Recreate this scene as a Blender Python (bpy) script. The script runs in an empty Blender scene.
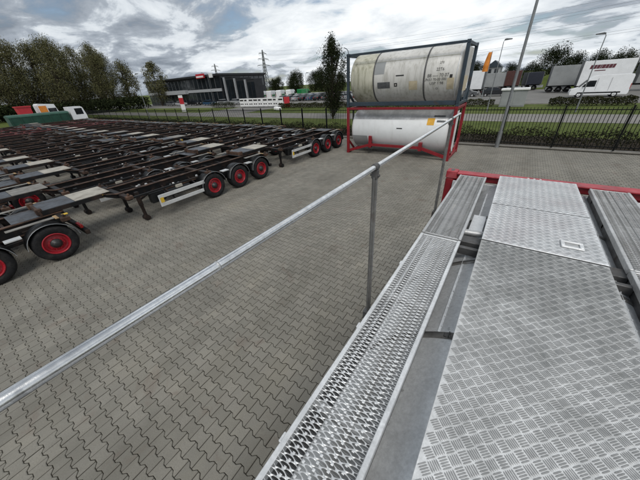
import bpy, math, random
import numpy as np
from mathutils import Vector, Matrix
random.seed(7); RNG = np.random.default_rng(7)
scene = bpy.context.scene
COL = scene.collection
R = math.radians

# ------------------------------------------------------------------ camera
CAM_H, FPX, PITCH, ROLL, YAW = 3.9107, 261.17, 0.539456, -0.06583, R(36.07)
def cam_axes():
    cp, sp = math.cos(PITCH), math.sin(PITCH)
    fw, rt, up = Vector((0, cp, -sp)), Vector((1, 0, 0)), Vector((0, sp, cp))
    c, s = math.cos(ROLL), math.sin(ROLL)
    r2, u2 = c*rt + s*up, -s*rt + c*up
    rz = Matrix.Rotation(YAW, 3, 'Z')
    return rz @ r2, rz @ u2, rz @ fw
cr, cu, cf = cam_axes()
cam_data = bpy.data.cameras.new('camera'); cam = bpy.data.objects.new('camera', cam_data)
COL.objects.link(cam)
M3 = Matrix((cr, cu, -cf)).transposed()
cam.matrix_world = Matrix.Translation((0, 0, CAM_H)) @ M3.to_4x4()
cam_data.sensor_fit = 'HORIZONTAL'; cam_data.sensor_width = 36
cam_data.lens = FPX/640*36
cam_data.clip_start = 0.05; cam_data.clip_end = 6000
scene.camera = cam
scene.render.resolution_x, scene.render.resolution_y = 1024, 768

# ------------------------------------------------------------------ world, sun, exposure
SUN_EL, SUN_AZ = R(54), R(148)      # azimuth: angle from +Y towards +X of where the sun stands
world = bpy.data.worlds.new('World'); scene.world = world; world.use_nodes = True
def build_world():
    nt = world.node_tree; nt.nodes.clear()
    N = nt.nodes.new; L = nt.links.new
    def math_(op, a, b=None, clamp=False):
        n = N('ShaderNodeMath'); n.operation = op; n.use_clamp = clamp
        for i, v in enumerate((a, b)):
            if v is None: continue
            if isinstance(v, (int, float)): n.inputs[i].default_value = v
            else: L(v, n.inputs[i])
        return n.outputs[0]
    def ramp(v, pts):
        n = N('ShaderNodeValToRGB'); e = n.color_ramp.elements
        while len(e) < len(pts): e.new(0.5)
        for i, (p, c) in enumerate(pts):
            e[i].position = p; e[i].color = (*c, 1) if len(c) == 3 else c
        L(v, n.inputs[0]); return n.outputs[0]
    tc = N('ShaderNodeTexCoord'); sep = N('ShaderNodeSeparateXYZ'); L(tc.outputs['Generated'], sep.inputs[0])
    z = math_('ADD', math_('MAXIMUM', sep.outputs[2], 0.0), 0.20)
    u = math_('DIVIDE', sep.outputs[0], z); v = math_('DIVIDE', sep.outputs[1], z)
    comb = N('ShaderNodeCombineXYZ'); L(u, comb.inputs[0]); L(v, comb.inputs[1])
    def noise(scale, detail, rough, dist, off, stretch=(1, 1, 1), rot=0):
        m = N('ShaderNodeMapping'); m.inputs['Location'].default_value = off; m.inputs['Scale'].default_value = stretch
        m.inputs['Rotation'].default_value = (0, 0, rot)
        L(comb.outputs[0], m.inputs[0])
        n = N('ShaderNodeTexNoise'); n.inputs['Scale'].default_value = scale; n.inputs['Detail'].default_value = detail
        n.inputs['Roughness'].default_value = rough; n.inputs['Distortion'].default_value = dist
        L(m.outputs[0], n.inputs['Vector']); return n.outputs['Fac']
    big = noise(0.34, 2, .5, .3, (7.1, 2.2, 0))
    mid = noise(0.85, 9, .56, .35, (4.1, 7.7, 0), (1, 1.3, 1), R(25))
    fine = noise(2.1, 9, .6, .4, (1.1, 3.3, 0), (1, 1.2, 1), R(25))
    cover = math_('ADD', math_('MULTIPLY', mid, .6), math_('MULTIPLY', fine, .4))
    mask = ramp(cover, [(.34, (0, 0, 0)), (.46, (1, 1, 1))])
    shade = math_('ADD', math_('ADD', math_('MULTIPLY', big, .85), math_('MULTIPLY', mid, .55)), math_('MULTIPLY', fine, .65))
    ccol = ramp(shade, [(.84, (.150, .175, .212)), (.95, (.30, .335, .38)), (1.0, (.50, .54, .58))])
    hi_ = ramp(math_('SUBTRACT', shade, .5), [(.48, (0, 0, 0)), (.68, (1, 1, 1))])
    mx = N('ShaderNodeMix'); mx.data_type = 'RGBA'; L(hi_, mx.inputs[0]); L(ccol, mx.inputs[6]); mx.inputs[7].default_value = (.76, .785, .80, 1); ccol = mx.outputs[2]
    sky = N('ShaderNodeTexSky'); sky.sky_type = 'NISHITA'; sky.sun_disc = False
    sky.sun_elevation = SUN_EL; sky.sun_rotation = SUN_AZ
    b1 = N('ShaderNodeBackground'); L(sky.outputs[0], b1.inputs[0]); b1.inputs[1].default_value = 0.075
    b2 = N('ShaderNodeBackground'); L(ccol, b2.inputs[0]); b2.inputs[1].default_value = 1.0
    mix = N('ShaderNodeMixShader'); L(mask, mix.inputs[0]); L(b1.outputs[0], mix.inputs[1]); L(b2.outputs[0], mix.inputs[2])
    out = N('ShaderNodeOutputWorld'); L(mix.outputs[0], out.inputs[0])
build_world()
sun_data = bpy.data.lights.new('sun', 'SUN'); sun_data.energy = 1.5; sun_data.angle = R(28); sun_data.color = (1, .965, .91)
sun = bpy.data.objects.new('sun', sun_data); COL.objects.link(sun)
sd = Vector((math.sin(SUN_AZ)*math.cos(SUN_EL), math.cos(SUN_AZ)*math.cos(SUN_EL), math.sin(SUN_EL)))
sun.rotation_euler = sd.to_track_quat('Z', 'Y').to_euler()
vs = scene.view_settings
vs.view_transform = 'Standard'; vs.look = 'None'; vs.exposure = 0.42; vs.gamma = 1; vs.use_curve_mapping = False

# ------------------------------------------------------------------ materials
class NT:
    def __init__(self, name):
        self.m = bpy.data.materials.new(name); self.m.use_nodes = True
        self.t = self.m.node_tree; self.b = self.t.nodes['Principled BSDF']
    def n(self, ty, **kw):
        x = self.t.nodes.new(ty)
        for k, v in kw.items(): setattr(x, k, v)
        return x
    def l(self, a, b): self.t.links.new(a, b)
    def pos(self): return self.n('ShaderNodeNewGeometry').outputs['Position']
    def obj(self): return self.n('ShaderNodeTexCoord').outputs['Object']
    def noise(self, vec, scale, detail=4, rough=.55, dist=0):
        x = self.n('ShaderNodeTexNoise'); x.inputs['Scale'].default_value = scale; x.inputs['Detail'].default_value = detail
        x.inputs['Roughness'].default_value = rough; x.inputs['Distortion'].default_value = dist
        self.l(vec, x.inputs['Vector']); return x.outputs['Fac']
    def mapping(self, vec, scale=(1, 1, 1), loc=(0, 0, 0), rot=(0, 0, 0)):
        x = self.n('ShaderNodeMapping'); x.inputs['Scale'].default_value = scale
        x.inputs['Location'].default_value = loc; x.inputs['Rotation'].default_value = rot
        self.l(vec, x.inputs[0]); return x.outputs[0]
    def ramp(self, v, pts):
        x = self.n('ShaderNodeValToRGB'); e = x.color_ramp.elements
        while len(e) < len(pts): e.new(.5)
        for i, (p, c) in enumerate(pts):
            e[i].position = p
            if isinstance(c, (int, float)): c = (c, c, c)
            e[i].color = (*c, 1)
        self.l(v, x.inputs[0]); return x.outputs[0]
    def mix(self, fac, a, b, mode='MIX'):
        x = self.n('ShaderNodeMix', data_type='RGBA', blend_type=mode)
        for s, v in ((x.inputs[0], fac), (x.inputs[6], a), (x.inputs[7], b)):
            if isinstance(v, (int, float)): s.default_value = v
            elif isinstance(v, tuple): s.default_value = (*v, 1)
            else: self.l(v, s)
        return x.outputs[2]
    def math(self, op, a, b=0.0):
        x = self.n('ShaderNodeMath', operation=op)
        for s, v in zip(x.inputs, (a, b)):
            if isinstance(v, (int, float)): s.default_value = v
            else: self.l(v, s)
        return x.outputs[0]
    def bump(self, h, strength=.3, dist=.01):
        x = self.n('ShaderNodeBump'); x.inputs['Strength'].default_value = strength; x.inputs['Distance'].default_value = dist
        self.l(h, x.inputs['Height']); self.l(x.outputs[0], self.b.inputs['Normal'])
    def set(self, **kw):
        for k, v in kw.items():
            s = self.b.inputs[k.replace('_', ' ')]
            if isinstance(v, (int, float)): s.default_value = v
            elif isinstance(v, tuple): s.default_value = (*v, 1) if len(v) == 3 else v
            else: self.l(v, s)
        return self.m

def plain(name, c, rough=.55, metal=0.0, var=.25, scale=3.0, dirt=None, dscale=1.2, dlo=.5, dhi=.75, bump=0, bscale=40, spec=.5):
    """paint or bare material with uneven tone, optional dirt / rust patches and fine relief"""
    k = NT(name); p = k.pos()
    a = k.noise(p, scale, 6, .6)
    lo = tuple(x*(1-var) for x in c); hi = tuple(min(1, x*(1+var)) for x in c)
    col = k.ramp(a, [(.3, lo), (.7, hi)])
    rgh = k.ramp(k.noise(p, scale*2.3, 5), [(.3, max(.04, rough-.1)), (.7, min(1, rough+.1))])
    met = metal
    if dirt:
        d = k.ramp(k.noise(p, dscale, 8, .65, .4), [(dlo, 0), (dhi, 1)])
        col = k.mix(d, col, dirt); rgh = k.mix(d, rgh, (.85, .85, .85))
        if metal: met = k.math('MULTIPLY', k.math('SUBTRACT', 1.0, d), metal)
    if bump: k.bump(k.noise(p, bscale, 4), bump, .005)
    return k.set(Base_Color=col, Roughness=rgh, Metallic=met, Specular_IOR_Level=spec)

M = {}
def mat_paver():
    k = NT('paver concrete'); p = k.pos()
    g = k.n('ShaderNodeNewGeometry'); oi = k.n('ShaderNodeObjectInfo')
    rnd = k.math('FRACT', k.math('ADD', g.outputs['Random Per Island'], k.math('MULTIPLY', oi.outputs['Random'], 7.31)))
    base = k.ramp(rnd, [(0, (.208, .197, .168)), (.35, (.234, .222, .190)), (.75, (.252, .238, .205)), (.97, (.276, .260, .222))])
    base = k.mix(k.ramp(k.noise(p, 70, 7, .75), [(.3, .0), (.72, .7)]), base, (.12, .113, .098))
    stain = k.ramp(k.noise(p, .55, 7, .62, .3), [(.34, (.82, .82, .82)), (.54, (1, 1, 1)), (.75, (1.10, 1.08, 1.04))])
    base = k.mix(1.0, base, stain, 'MULTIPLY')
    trk = k.ramp(k.noise(k.mapping(p, scale=(1.1, .10, 1)), 1.0, 5, .6, .3), [(.36, (.86, .855, .84)), (.55, (1, 1, 1)), (.7, (1.05, 1.04, 1.01))])
    base = k.mix(1.0, base, trk, 'MULTIPLY')
    red = k.ramp(k.noise(k.mapping(p, loc=(3, 8, 0)), 1.6, 6, .6, .8), [(.58, 0), (.74, .5)])
    base = k.mix(red, base, (.135, .095, .074))
    spots = k.ramp(k.noise(k.mapping(p, loc=(31, 2, 0)), 4.5, 3, .5), [(.70, 0), (.78, .4)])
    base = k.mix(spots, base, (.06, .058, .052))
    k.bump(k.noise(p, 220, 4, .7), .35, .002)
    return k.set(Base_Color=base, Roughness=.82, Specular_IOR_Level=.35)
M['paver'] = mat_paver()
def mat_joint():
    k = NT('joint sand'); p = k.pos()
    c = k.ramp(k.noise(p, 25, 5), [(.3, (.014, .013, .010)), (.7, (.042, .038, .029))])
    return k.set(Base_Color=c, Roughness=.95, Specular_IOR_Level=.1)
M['joint'] = mat_joint()
def mat_yard_far():
    k = NT('far pavers'); p = k.pos()
    b = k.n('ShaderNodeTexBrick'); k.l(p, b.inputs['Vector'])
    b.offset = .5; b.inputs['Scale'].default_value = 1
    b.inputs['Brick Width'].default_value = .2; b.inputs['Row Height'].default_value = .165
    b.inputs['Mortar Size'].default_value = .005; b.inputs['Mortar Smooth'].default_value = .2
    b.inputs['Color1'].default_value = (.170, .158, .133, 1); b.inputs['Color2'].default_value = (.215, .200, .170, 1)
    b.inputs['Mortar'].default_value = (.04, .038, .032, 1)
    stain = k.ramp(k.noise(p, .55, 7, .62, .3), [(.36, (.7, .7, .71)), (.56, (1, 1, 1)), (.75, (1.08, 1.07, 1.03))])
    c = k.mix(1.0, b.outputs['Color'], stain, 'MULTIPLY')
    return k.set(Base_Color=c, Roughness=.85, Specular_IOR_Level=.3)
M['yard_far'] = mat_yard_far()
def mat_grass():
    k = NT('grass'); p = k.pos()
    c = k.ramp(k.noise(p, .35, 8, .65), [(.3, (.060, .078, .018)), (.5, (.098, .125, .030)), (.72, (.145, .160, .052))])
    c = k.mix(k.ramp(k.noise(p, 9, 6, .7), [(.35, 0), (.7, .6)]), c, (.035, .055, .015))
    k.bump(k.noise(p, 14, 6, .7), .8, .08)
    return k.set(Base_Color=c, Roughness=.9, Specular_IOR_Level=.1)
M['grass'] = mat_grass()
def mat_asphalt(name, c):
    k = NT(name); p = k.pos()
    col = k.ramp(k.noise(p, .3, 7, .6), [(.3, tuple(x*.8 for x in c)), (.7, tuple(x*1.2 for x in c))])
    col = k.mix(k.ramp(k.noise(p, 60, 3), [(.4, 0), (.7, .4)]), col, tuple(x*.6 for x in c))
    return k.set(Base_Color=col, Roughness=.85, Specular_IOR_Level=.3)
M['asphalt'] = mat_asphalt('asphalt', (.16, .155, .145))
M['footway'] = mat_asphalt('footway concrete', (.20, .19, .175))
M['lot'] = mat_asphalt('lot surface', (.17, .165, .155))
M['soil'] = plain('soil', (.035, .028, .02), .95, var=.4, scale=4, spec=.1)
M['kerb'] = plain('kerb concrete', (.24, .23, .21), .85, var=.2)

def mat_alu(name, c, rough, metal, dirt, d0, d1, seed, spots=True, worn=None):
    k = NT(name); p = k.mapping(k.pos(), loc=(seed, seed*.7, 0))
    a = k.ramp(k.noise(p, 3.2, 8, .7, .5), [(.32, tuple(x*.78 for x in c)), (.68, tuple(min(1, x*1.12) for x in c))])
    d = k.ramp(k.noise(p, 1.5, 9, .7, .6), [(d0, 0), (d1, 1)])
    if worn:   # trodden, dirtier stretch of the plate
        y = k.n('ShaderNodeSeparateXYZ'); k.l(k.pos(), y.inputs[0])
        mr = k.n('ShaderNodeMapRange'); mr.inputs[1].default_value, mr.inputs[2].default_value = worn
        k.l(y.outputs[1], mr.inputs[0])
        dn = k.math('ADD', k.noise(p, 4.5, 10, .8, .9), k.math('MULTIPLY', mr.outputs[0], .27))
        d = k.ramp(dn, [(d0+.06, 0), (d1+.06, .9)])
    s = k.ramp(k.noise(p, 38, 5, .75), [(.35, 0), (.72, .55)])
    col = k.mix(d, a, dirt); col = k.mix(s, col, tuple(x*.45 for x in c))
    sp = k.ramp(k.noise(k.mapping(p, loc=(9, 9, 9)), 17, 2, .5), [(.70, 0), (.74, .7)])
    if spots: col = k.mix(sp, col, tuple(x*.45 for x in c))
    r = k.ramp(k.noise(p, 14, 6, .65), [(.3, rough-.1), (.7, rough+.14)])
    k.bump(k.noise(p, 160, 4, .7), .12, .002)
    return k.set(Base_Color=col, Roughness=r, Metallic=metal)
M['tread_old'] = mat_alu('worn tread aluminium', (.76, .765, .76), .45, .3, (.25, .248, .24), .42, .72, 3, True, (.6, 2.3))
M['bar_old'] = mat_alu('dirty reflection-toned tread bars', (.37, .372, .37), .5, .4, (.19, .198, .194), .42, .72, 3, False, (.6, 2.3))  # dark reflection of the relief put into the bar colour, besides the plate's dirt
M['bar_new'] = mat_alu('clean reflection-toned tread bars', (.56, .57, .575), .40, .45, (.40, .345, .35), .45, .8, 21, False)  # plate metal toned down on the bars to paint their darker reflection
M['tread_new'] = mat_alu('clean tread aluminium', (.76, .77, .78), .40, .45, (.52, .53, .54), .45, .8, 21)
M['galv'] = mat_alu('galvanised steel', (.78, .79, .795), .42, .4, (.58, .585, .58), .5, .8, 11, False)
M['galv_dark'] = mat_alu('weathered galvanised steel', (.56, .565, .565), .45, .45, (.33, .325, .315), .45, .78, 15, False)
M['cladding'] = mat_alu('tank cladding aluminium', (.72, .74, .755), .36, .3, (.55, .56, .57), .45, .8, 5)
M['pipe'] = mat_alu('handrail steel tube', (.80, .805, .81), .17, .92, (.52, .52, .51), .6, .85, 8)
M['post_steel'] = plain('dull steel', (.20, .20, .195), .5, .6, var=.3, scale=12, dirt=(.09, .08, .07), dlo=.45, dhi=.7, dscale=9)
M['bracket'] = plain('dark bracket steel', (.10, .10, .10), .55, .5, var=.3, scale=10, dirt=(.06, .045, .035), dscale=8)
M['red'] = plain('red frame paint', (.205, .007, .013), .42, 0, var=.25, scale=4, dirt=(.09, .018, .016), dscale=3, dlo=.55, dhi=.8)
M['red_worn'] = plain('worn red frame paint', (.32, .022, .034), .5, 0, var=.3, scale=5, dirt=(.38, .14, .14), dscale=6, dlo=.52, dhi=.8)
M['bluegrey'] = plain('blue grey frame paint', (.022, .036, .050), .5, 0, var=.3, scale=3, dirt=(.05, .035, .026), dscale=2.5, dlo=.58, dhi=.75)
def mat_dirty_tank():
    k = NT('stained white tank'); p = k.pos()
    c = k.ramp(k.noise(p, 1.3, 7, .6), [(.3, (.50, .49, .46)), (.7, (.64, .63, .60))])
    streak = k.ramp(k.noise(k.mapping(p, scale=(7, 7, .55)), 1.0, 6, .65, .2), [(.48, 0), (.74, .7)])
    c = k.mix(streak, c, (.27, .26, .22))
    mould = k.ramp(k.noise(k.mapping(p, loc=(1.7, 0, 4)), .55, 5, .6), [(.52, 0), (.7, .4)])
    c = k.mix(mould, c, (.36, .35, .26))
    return k.set(Base_Color=c, Roughness=.45)
M['tank_dirty'] = mat_dirty_tank()
def mat_patch_tank():
    k = NT('mossy tank cladding'); p = k.pos()
    c = k.ramp(k.noise(p, 1.6, 7, .6), [(.3, (.42, .41, .32)), (.7, (.58, .56, .46))])
    streak = k.ramp(k.noise(k.mapping(p, scale=(7, 7, .5)), 1.0, 6, .65, .2), [(.45, 0), (.7, .85)])
    c = k.mix(streak, c, (.20, .195, .12))
    return k.set(Base_Color=c, Roughness=.5)
M['tank_mossy'] = mat_patch_tank()
def mat_white_tank():
    k = NT('white tank paint'); p = k.pos()
    c = k.ramp(k.noise(p, 1.0, 6, .6), [(.3, (.60, .61, .61)), (.7, (.72, .73, .73))])
    streak = k.ramp(k.noise(k.mapping(p, scale=(5, 5, .5)), 1.0, 6, .6), [(.55, 0), (.8, .35)])
    c = k.mix(streak, c, (.42, .41, .38))
    return k.set(Base_Color=c, Roughness=.35)
M['tank_white'] = mat_white_tank()
M['tank_grey'] = mat_alu('bare upper tank cladding', (.58, .59, .60), .38, .4, (.30, .305, .31), .42, .7, 33)
M['white'] = plain('white paint', (.72, .72, .71), .4, var=.08, scale=2)
M['vehicle_white'] = plain('white vehicle paint', (.74, .75, .76), .28, var=.06, scale=1.2)
M['yellow'] = plain('yellow marker', (.62, .40, .03), .5, var=.2)
M['orange'] = plain('orange sticker', (.62, .33, .03), .5, var=.2)
M['ink'] = plain('black lettering', (.02, .02, .02), .6, var=.1)
M['ink_faded'] = plain('faded lettering', (.07, .07, .068), .7, var=.3, scale=9, dirt=(.20, .195, .18), dscale=7, dlo=.5, dhi=.7)
M['decal'] = plain('decal paper', (.50, .49, .46), .6, var=.2, scale=4, dirt=(.30, .26, .20))
M['tan_decal'] = plain('tan faded sticker', (.50, .43, .30), .6, var=.2, scale=4)
M['grey_decal'] = plain('grey plate', (.10, .105, .11), .5, .2, var=.3, scale=9)
# trailers
M['chassis'] = plain('black chassis paint', (.006, .006, .0065), .6, 0, var=.4, scale=3, dirt=(.040, .023, .016), dscale=2.2, dlo=.48, dhi=.72, spec=.3)
M['flange'] = plain('rust brown flange', (.085, .047, .030), .65, 0, var=.5, scale=3, dirt=(.014, .010, .009), dscale=2.6, dlo=.40, dhi=.66, spec=.3)
M['flange_red'] = plain('oxide red flange', (.17, .045, .040), .6, 0, var=.4, scale=2, dirt=(.04, .02, .018), dscale=2)
M['neck_plate'] = plain('slate coupler plate', (.060, .066, .076), .5, .1, var=.35, scale=4, dirt=(.035, .032, .03), dscale=2.5)
M['cream'] = plain('cream deck plate', (.36, .335, .285), .55, .1, var=.25, scale=3, dirt=(.17, .145, .12), dscale=2.4, dlo=.5, dhi=.75)
M['cream_dull'] = plain('weathered deck plate', (.20, .19, .17), .6, .1, var=.3, scale=3, dirt=(.09, .08, .07), dscale=2.4, dlo=.45, dhi=.75)
M['tyre'] = plain('tyre rubber', (.009, .009, .010), .75, 0, var=.3, scale=12, dirt=(.035, .033, .03), dscale=6, dlo=.5, dhi=.8, bump=.4, bscale=60, spec=.3)
M['rim_red'] = plain('red wheel paint', (.31, .009, .018), .42, 0, var=.2, scale=6, dirt=(.10, .02, .02), dscale=9, dlo=.6, dhi=.85)
M['hub'] = plain('dark hub', (.035, .035, .035), .5, .4, var=.3, scale=12)
M['mudguard'] = plain('black plastic mudguard', (.007, .0075, .008), .45, 0, var=.3, scale=5, spec=.35)
M['trim'] = plain('grey guard edging', (.24, .25, .26), .5, .1, var=.3, scale=5)
M['alu_rail'] = plain('aluminium side guard', (.62, .63, .63), .38, .35, var=.15, scale=3, dirt=(.33, .32, .30), dscale=3, dlo=.55, dhi=.85)
M['fitting'] = plain('light fitting', (.5, .5, .5), .4, .3, var=.3, scale=20)
M['tail_red'] = plain('red tail lens', (.35, .01, .01), .25, var=.1)
M['beige'] = plain('tan timber stop', (.32, .21, .10), .7, var=.35, scale=6)
# surroundings
M['fence'] = plain('dark green fence steel', (.005, .006, .006), .75, 0, var=.3, spec=.15)
M['lamp_steel'] = plain('galvanised lamp post', (.22, .23, .235), .45, .5, var=.2, scale=4)
M['glass_dark'] = plain('dark window glass', (.012, .016, .02), .08, 0, var=.3, scale=.6, spec=.7)
M['car_glass'] = plain('car glass', (.01, .012, .015), .06, 0, var=.2, spec=.6)
M['facade'] = plain('anthracite facade', (.018, .019, .021), .5, .1, var=.3, scale=.8)
M['mullion'] = plain('grey mullion', (.10, .105, .11), .45, .2, var=.2)
M['facade_pale'] = plain('pale facade band', (.34, .35, .36), .5, 0, var=.12)
M['sign_red'] = plain('red sign', (.45, .02, .03), .4, var=.1)
M['sign_dark'] = plain('dark red print', (.10, .02, .03), .5, var=.2)
M['bark'] = plain('bark', (.055, .045, .035), .9, var=.4, scale=3, spec=.1)
M['roof_tile'] = plain('brown roof', (.11, .055, .04), .8, var=.3)
M['brick'] = plain('brick wall', (.20, .10, .07), .85, var=.25)
M['tarp_green'] = plain('green tarpaulin', (.012, .060, .038), .55, var=.25, scale=1.5)
M['box_grey'] = plain('grey cabinet', (.26, .27, .27), .5, var=.12, scale=1)
M['box_brown'] = plain('rust red container', (.06, .018, .014), .6, var=.25)
M['box_blue'] = plain('navy container', (.012, .015, .026), .5, var=.25)
M['flag_orange'] = plain('orange flag', (.65, .22, .03), .7, var=.15)
M['wire'] = plain('power cable', (.09, .09, .095), .6, .2, var=.1)
M['pylon'] = plain('pylon steel', (.20, .21, .215), .55, .3, var=.15)
def mat_leaf(name, dark, light):
    k = NT(name); p = k.pos(); g = k.n('ShaderNodeNewGeometry')
    a = k.math('ADD', k.math('MULTIPLY', k.noise(p, .55, 4), .6), k.math('MULTIPLY', g.outputs['Random Per Island'], .4))
    c = k.ramp(a, [(.25, dark), (.75, light)])
    return k.set(Base_Color=c, Roughness=.9, Specular_IOR_Level=.05)
M['leaf_olive'] = mat_leaf('olive leaves', (.042, .045, .020), (.175, .166, .082))
M['leaf_dark'] = mat_leaf('dark leaves', (.008, .012, .006), (.030, .038, .016))
M['leaf_hedge'] = mat_leaf('hedge leaves', (.014, .018, .008), (.050, .050, .022))
M['leaf_bed'] = mat_leaf('bed leaves', (.009, .011, .006), (.036, .036, .018))
for nm, c in dict(silver=(.35, .36, .37), black=(.012, .012, .014), grey=(.10, .105, .11), blue=(.03, .07, .13), red=(.28, .012, .015), green=(.02, .20, .06)).items():
    M['car_'+nm] = plain('car paint '+nm, c, .25, .2, var=.05, spec=.6)

# ------------------------------------------------------------------ mesh builder
class MB:
    def __init__(s): s.v = []; s.f = []; s.sm = []
    def add(s, vs_, fs, smooth=False):
        o = len(s.v); s.v += [tuple(x) for x in vs_]
        s.f += [tuple(o+i for i in f) for f in fs]; s.sm += [smooth]*len(fs); return s
    def box(s, x0, x1, y0, y1, z0, z1):
        return s.add([(x0,y0,z0),(x1,y0,z0),(x1,y1,z0),(x0,y1,z0),(x0,y0,z1),(x1,y0,z1),(x1,y1,z1),(x0,y1,z1)],
            [(0,3,2,1),(4,5,6,7),(0,1,5,4),(1,2,6,5),(2,3,7,6),(3,0,4,7)])
    def cbox(s, x0, x1, y0, y1, z0, z1, c):
        """box with chamfered edges (rounded in plan and on top)"""
        c = min(c, (x1-x0)*.45, (y1-y0)*.45, (z1-z0)*.45)
        def ring(d, z): return [(x0+d+c,y0+d,z),(x1-d-c,y0+d,z),(x1-d,y0+d+c,z),(x1-d,y1-d-c,z),(x1-d-c,y1-d,z),(x0+d+c,y1-d,z),(x0+d,y1-d-c,z),(x0+d,y0+d+c,z)]
        rs = [ring(c*.7, z0), ring(0, z0+c*.7), ring(0, z1-c*.7), ring(c*.7, z1)]
        vs_ = sum(rs, []); fs = [tuple(range(7,-1,-1)), tuple(range(24,32))]
        for k in range(3):
            for i in range(8): j = (i+1) % 8; fs.append((k*8+i, k*8+j, k*8+8+j, k*8+8+i))
        return s.add(vs_, fs)
    def beam(s, p0, p1, w, h, up=(0,0,1)):
        p0, p1 = Vector(p0), Vector(p1); d = (p1-p0).normalized(); up = Vector(up)
        if abs(d.dot(up)) > .98: up = Vector((0,1,0))
        x = d.cross(up).normalized(); y = x.cross(d).normalized()
        a, b = x*w/2, y*h/2
        vs_ = [p0-a-b,p0+a-b,p0+a+b,p0-a+b,p1-a-b,p1+a-b,p1+a+b,p1-a+b]
        return s.add(vs_, [(0,1,2,3),(7,6,5,4),(0,4,5,1),(1,5,6,2),(2,6,7,3),(3,7,4,0)])
    def cyl(s, p0, p1, r, n=12, r1=None, caps=True):
        p0, p1 = Vector(p0), Vector(p1); d = (p1-p0).normalized(); r1 = r if r1 is None else r1
        up = Vector((0,0,1)) if abs(d.z) < .9 else Vector((0,1,0))
        x = d.cross(up).normalized(); y = d.cross(x).normalized()
        c = [(math.cos(2*math.pi*i/n), math.sin(2*math.pi*i/n)) for i in range(n)]
        A = [p0+(x*a+y*b)*r for a,b in c]; B = [p1+(x*a+y*b)*r1 for a,b in c]
        s.add(A+B, [(i,(i+1)%n,n+(i+1)%n,n+i) for i in range(n)], True)
        if caps:
            s.add(A, [tuple(range(n-1,-1,-1))]); s.add(B, [tuple(range(n))])
        return s
    def tube(s, pts, r, n=8):
        pts = [Vector(p) for p in pts]; rings = []
        for i, p in enumerate(pts):
            d = (pts[min(i+1,len(pts)-1)]-pts[max(i-1,0)]).normalized()
            up = Vector((0,0,1)) if abs(d.z) < .9 else Vector((0,1,0))
            x = d.cross(up).normalized(); y = d.cross(x).normalized()
            rr = r[i] if isinstance(r, (list,tuple)) else r
            rings += [p+(x*math.cos(2*math.pi*k/n)+y*math.sin(2*math.pi*k/n))*rr for k in range(n)]
        fs = [(i*n+k, i*n+(k+1)%n, (i+1)*n+(k+1)%n, (i+1)*n+k) for i in range(len(pts)-1) for k in range(n)]
        s.add(rings, fs, True)
        s.add(rings[:n], [tuple(range(n-1,-1,-1))]); s.add(rings[-n:], [tuple(range(n))]); return s
    def lathe(s, prof, o, axis='x', n=32, a0=0, a1=2*math.pi, smooth=True):
        """profile of (radius, t) turned about an axis through o"""
        full = abs(a1-a0-2*math.pi) < 1e-6; m = n if full else n+1
        vs_ = []
        for r, t in prof:
            for i in range(m):
                a = a0+(a1-a0)*i/n; c, q = r*math.cos(a), r*math.sin(a)
                vs_.append((o[0]+t, o[1]+c, o[2]+q) if axis == 'x' else (o[0]+c, o[1]+t, o[2]+q) if axis == 'y' else (o[0]+c, o[1]+q, o[2]+t))
        fs = []
        for j in range(len(prof)-1):
            for i in range(n):
                k = (i+1) % m if full else i+1
                fs.append((j*m+i, j*m+k, (j+1)*m+k, (j+1)*m+i))
        return s.add(vs_, fs, smooth)
    def prism(s, poly, axis, a, b):
        """polygon extruded along an axis; poly is in the other two axes (y,z), (x,z) or (x,y)"""
        n = len(poly)
        def P(p, t): return (t,p[0],p[1]) if axis == 'x' else (p[0],t,p[1]) if axis == 'y' else (p[0],p[1],t)
        vs_ = [P(p,a) for p in poly]+[P(p,b) for p in poly]
        return s.add(vs_, [tuple(range(n-1,-1,-1)), tuple(range(n,2*n))]+[(i,(i+1)%n,n+(i+1)%n,n+i) for i in range(n)])
    def mesh(s, name):
        me = bpy.data.meshes.new(name); me.from_pydata(s.v, [], s.f)
        me.polygons.foreach_set('use_smooth', s.sm); me.update(); return me
    def build(s, name, mat, parent=None, recalc=True):
        me = s.mesh(name)
        if recalc:
            import bmesh
            bm = bmesh.new(); bm.from_mesh(me); bmesh.ops.recalc_face_normals(bm, faces=bm.faces); bm.to_mesh(me); bm.free()
        return link(name, me, mat, parent)
def link(name, me, mat, parent=None):
    if mat is not None and not me.materials: me.materials.append(M[mat] if isinstance(mat, str) else mat)
    o = bpy.data.objects.new(name, me); COL.objects.link(o)
    if parent: o.parent = parent
    return o
def tag(o, label, cat, group=None):
    o['label'] = label; o['category'] = cat
    if group: o['group'] = group
    return o
def struct(o): o['kind'] = 'structure'; return o
def stuff(o): o['kind'] = 'stuff'; return o
def thing(name, label, cat, loc=(0,0,0), rz=0, group=None):
    o = bpy.data.objects.new(name, None); COL.objects.link(o); o.empty_display_size = .2
    o.location = loc; o.rotation_euler = (0,0,rz); return tag(o, label, cat, group)
def copy_tree(o, parent=None):
    c = o.copy(); COL.objects.link(c); c.parent = parent
    for ch in list(o.children): copy_tree(ch, c)
    return c
def sheet(name, x0, x1, y0, y1, z, mat):
    return struct(MB().add([(x0,y0,z),(x1,y0,z),(x1,y1,z),(x0,y1,z)], [(0,1,2,3)]).build(name, mat, recalc=False))
def text_mesh(body, size, width=None, squash=1.0):
    c = bpy.data.curves.new('lettering', 'FONT'); c.body = body; c.size = size; c.align_x = 'CENTER'; c.align_y = 'CENTER'
    o = bpy.data.objects.new('lettering', c); COL.objects.link(o)
    me = bpy.data.meshes.new_from_object(o.evaluated_get(bpy.context.evaluated_depsgraph_get()))
    bpy.data.objects.remove(o); bpy.data.curves.remove(c); return me

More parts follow.
